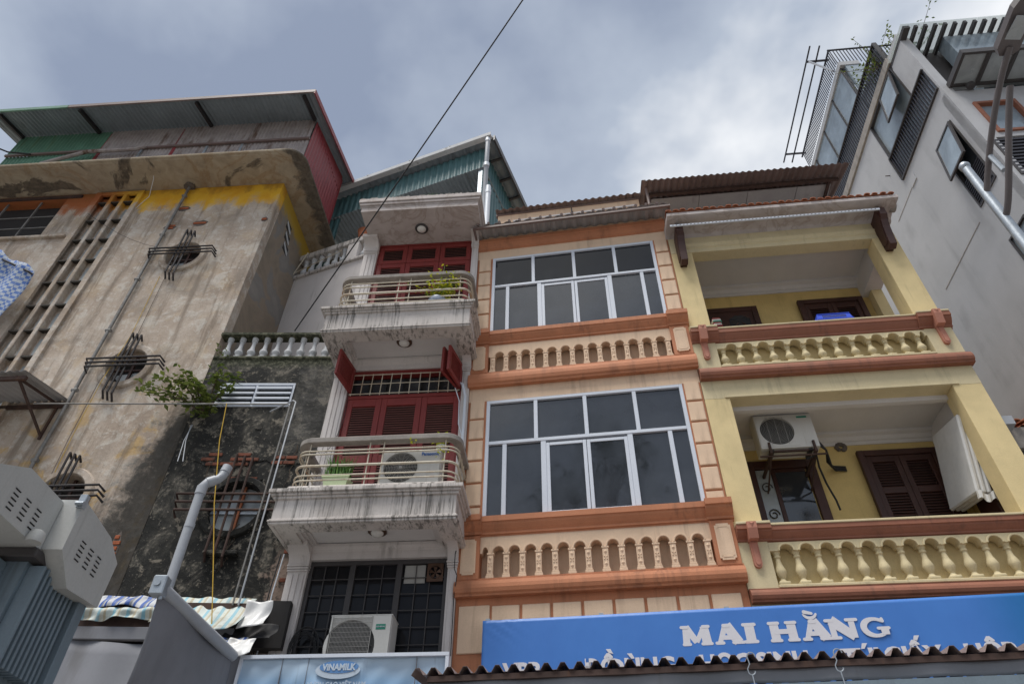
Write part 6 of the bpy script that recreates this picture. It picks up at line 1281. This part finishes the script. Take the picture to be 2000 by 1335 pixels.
for i, u in enumerate((-0.10, -0.14)): single(MB().tube([(u+0.02, -0.1, 5.5), (u, -0.12, 5.0), (u+0.01, -0.15, 4.2), (u, -0.16, 3.6)], 0.009, 6), 'cable', 'white_pvc' if i == 0 else 'rubber', ('pale' if i == 0 else 'black')+' cable hanging down just left of the lowest white pilaster', 'cable', 'D', smooth=True)

# ------------------------------------------------------------------ street lamp at the right edge and overhead wire
SLP = thing('street_lamp', 'steel street lamp pole with dark curved arms at the right edge', 'street lamp', 'N', 5.345, 4.5, 0)
P(MB().tube([(0, 0, 0), (0, 0, 8.62)], [0.085, 0.047], 14), 'pole', 'galv', SLP, smooth=True); P(MB().lathe([(0.001, 8.73), (0.04, 8.72), (0.06, 8.685), (0.06, 8.655), (0.04, 8.62), (0.001, 8.60)], n=16), 'finial', 'galv', SLP, smooth=True)
def bez(pts, n=14):
    o_ = []; P_ = [Vector(p) for p in pts]
    for i in range(n+1):
        q = P_[:]; t2 = i/n
        while len(q) > 1: q = [a.lerp(b_, t2) for a, b_ in zip(q[:-1], q[1:])]
        o_.append(q[0])
    return o_
P(MB().tube(bez([(0, -0.02, 8.12), (0, -0.25, 8.36), (0, -0.7, 8.75), (0, -1.05, 8.92), (0, -1.28, 9.0)]), 0.034, 10), 'arm', 'lamp_arm', SLP, smooth=True)
P(MB().tube(bez([(0.0, -0.02, 7.68), (0, -0.2, 7.75), (0, -0.55, 8.25), (0, -1.0, 8.68)]), 0.034, 10), 'arm', 'lamp_arm', SLP, smooth=True)
P(MB().tube([(0, -0.32, 8.42), (0, -0.34, 8.08)], 0.028, 8), 'arm_link', 'galv', SLP, smooth=True)
P(MB().add([(x*s_, y, z) for y, s_, z in ((-1.18, 0.5, 9.0), (-1.25, 1.0, 9.0), (-1.65, 1.0, 9.08), (-1.74, 0.7, 9.1)) for x in (-0.12, 0.12)] + [(x*s_, y, z+0.09) for y, s_, z in ((-1.18, 0.5, 9.0), (-1.25, 1.0, 9.0), (-1.65, 1.0, 9.08), (-1.74, 0.7, 9.1)) for x in (-0.12, 0.12)],
  [(0, 1, 3, 2), (2, 3, 5, 4), (4, 5, 7, 6), (8, 10, 11, 9), (10, 12, 13, 11), (12, 14, 15, 13), (0, 2, 10, 8), (2, 4, 12, 10), (4, 6, 14, 12), (1, 9, 11, 3), (3, 11, 13, 5), (5, 13, 15, 7), (0, 8, 9, 1), (6, 7, 15, 14)]), 'lamp_head', 'lamp_arm', SLP)
P(MB().box(-0.085, 0.085, -1.6, -1.3, 9.02, 9.03), 'lamp_lens', 'pane_frost', SLP)
pa, pb = Vector((0.17, 3.9, 12.2)), Vector((-3.56, 8.12, 9.28)); dirv = (pb-pa)
single(MB().tube([pa-dirv*0.6] + [pa+dirv*k/10+Vector((0, 0, -0.04*math.sin(math.pi*k/10))) for k in range(11)], 0.011, 6), 'overhead_wire', 'rubber', 'long black wire slanting across the sky down to the black extension', 'wire')
# ------------------------------------------------------------------ tall tree across the street (mirrored in the peach house windows)
TT = thing('street_tree', 'tall dark tree across the street, mirrored in the lower peach window', 'tree', 'N', -1.9, -9.5, 0)
P(MB().tube([(0, 0, 0), (0.1, 0, 4), (-0.1, 0.2, 9), (0.1, 0.1, 16.5)], [0.42, 0.33, 0.24, 0.1], 10), 'trunk', 'bark', TT, smooth=True)
mb, sb = MB(), MB(); rr = random.Random(5)
for k in range(26):
    a = rr.uniform(0, 6.28); ra = rr.uniform(0.6, 3.6); z = rr.uniform(9.5, 19.0); ra *= 1-max(0, (z-15)/7.5); c = Vector((ra*math.cos(a), ra*math.sin(a), z))
    sb.tube([(0, 0.1, max(5, z-3.5)), c*0.6+Vector((0, 0, z*0.38)), c], [0.09, 0.06, 0.02], 5)
    random.seed(100+k); leaves(mb, c, 190, rr.uniform(0.9, 1.5), 0.24, flat=0.75)
mb.build('crown', 'leaf_tree', TT); sb.build('limb', 'bark', TT)
for ob_ in list(bpy.data.objects):      # glazing is never set perfectly true
    if ob_.parent and ob_.parent.name.startswith('window') and ob_.name.startswith('pane'):
        cxy = sum((Vector(v.co) for v in ob_.data.vertices), Vector())/len(ob_.data.vertices)
        ob_.data.transform(Matrix.Translation(-cxy)); ob_.location = cxy; ob_.rotation_euler = (R(random.uniform(-.5, .5)), 0, R(random.uniform(-.5, .5)))

single(MB().tube([(-0.635, -0.09, 5.55), (-0.66, -0.12, 5.4), (-0.655, -0.13, 5.2), (-0.62, -0.12, 5.12), (-0.645, -0.1, 4.9), (-0.64, -0.09, 4.2)], 0.006, 5), 'cable', 'rubber', 'thin black cable looping down the left edge of the peach house', 'cable', 'O', smooth=True)
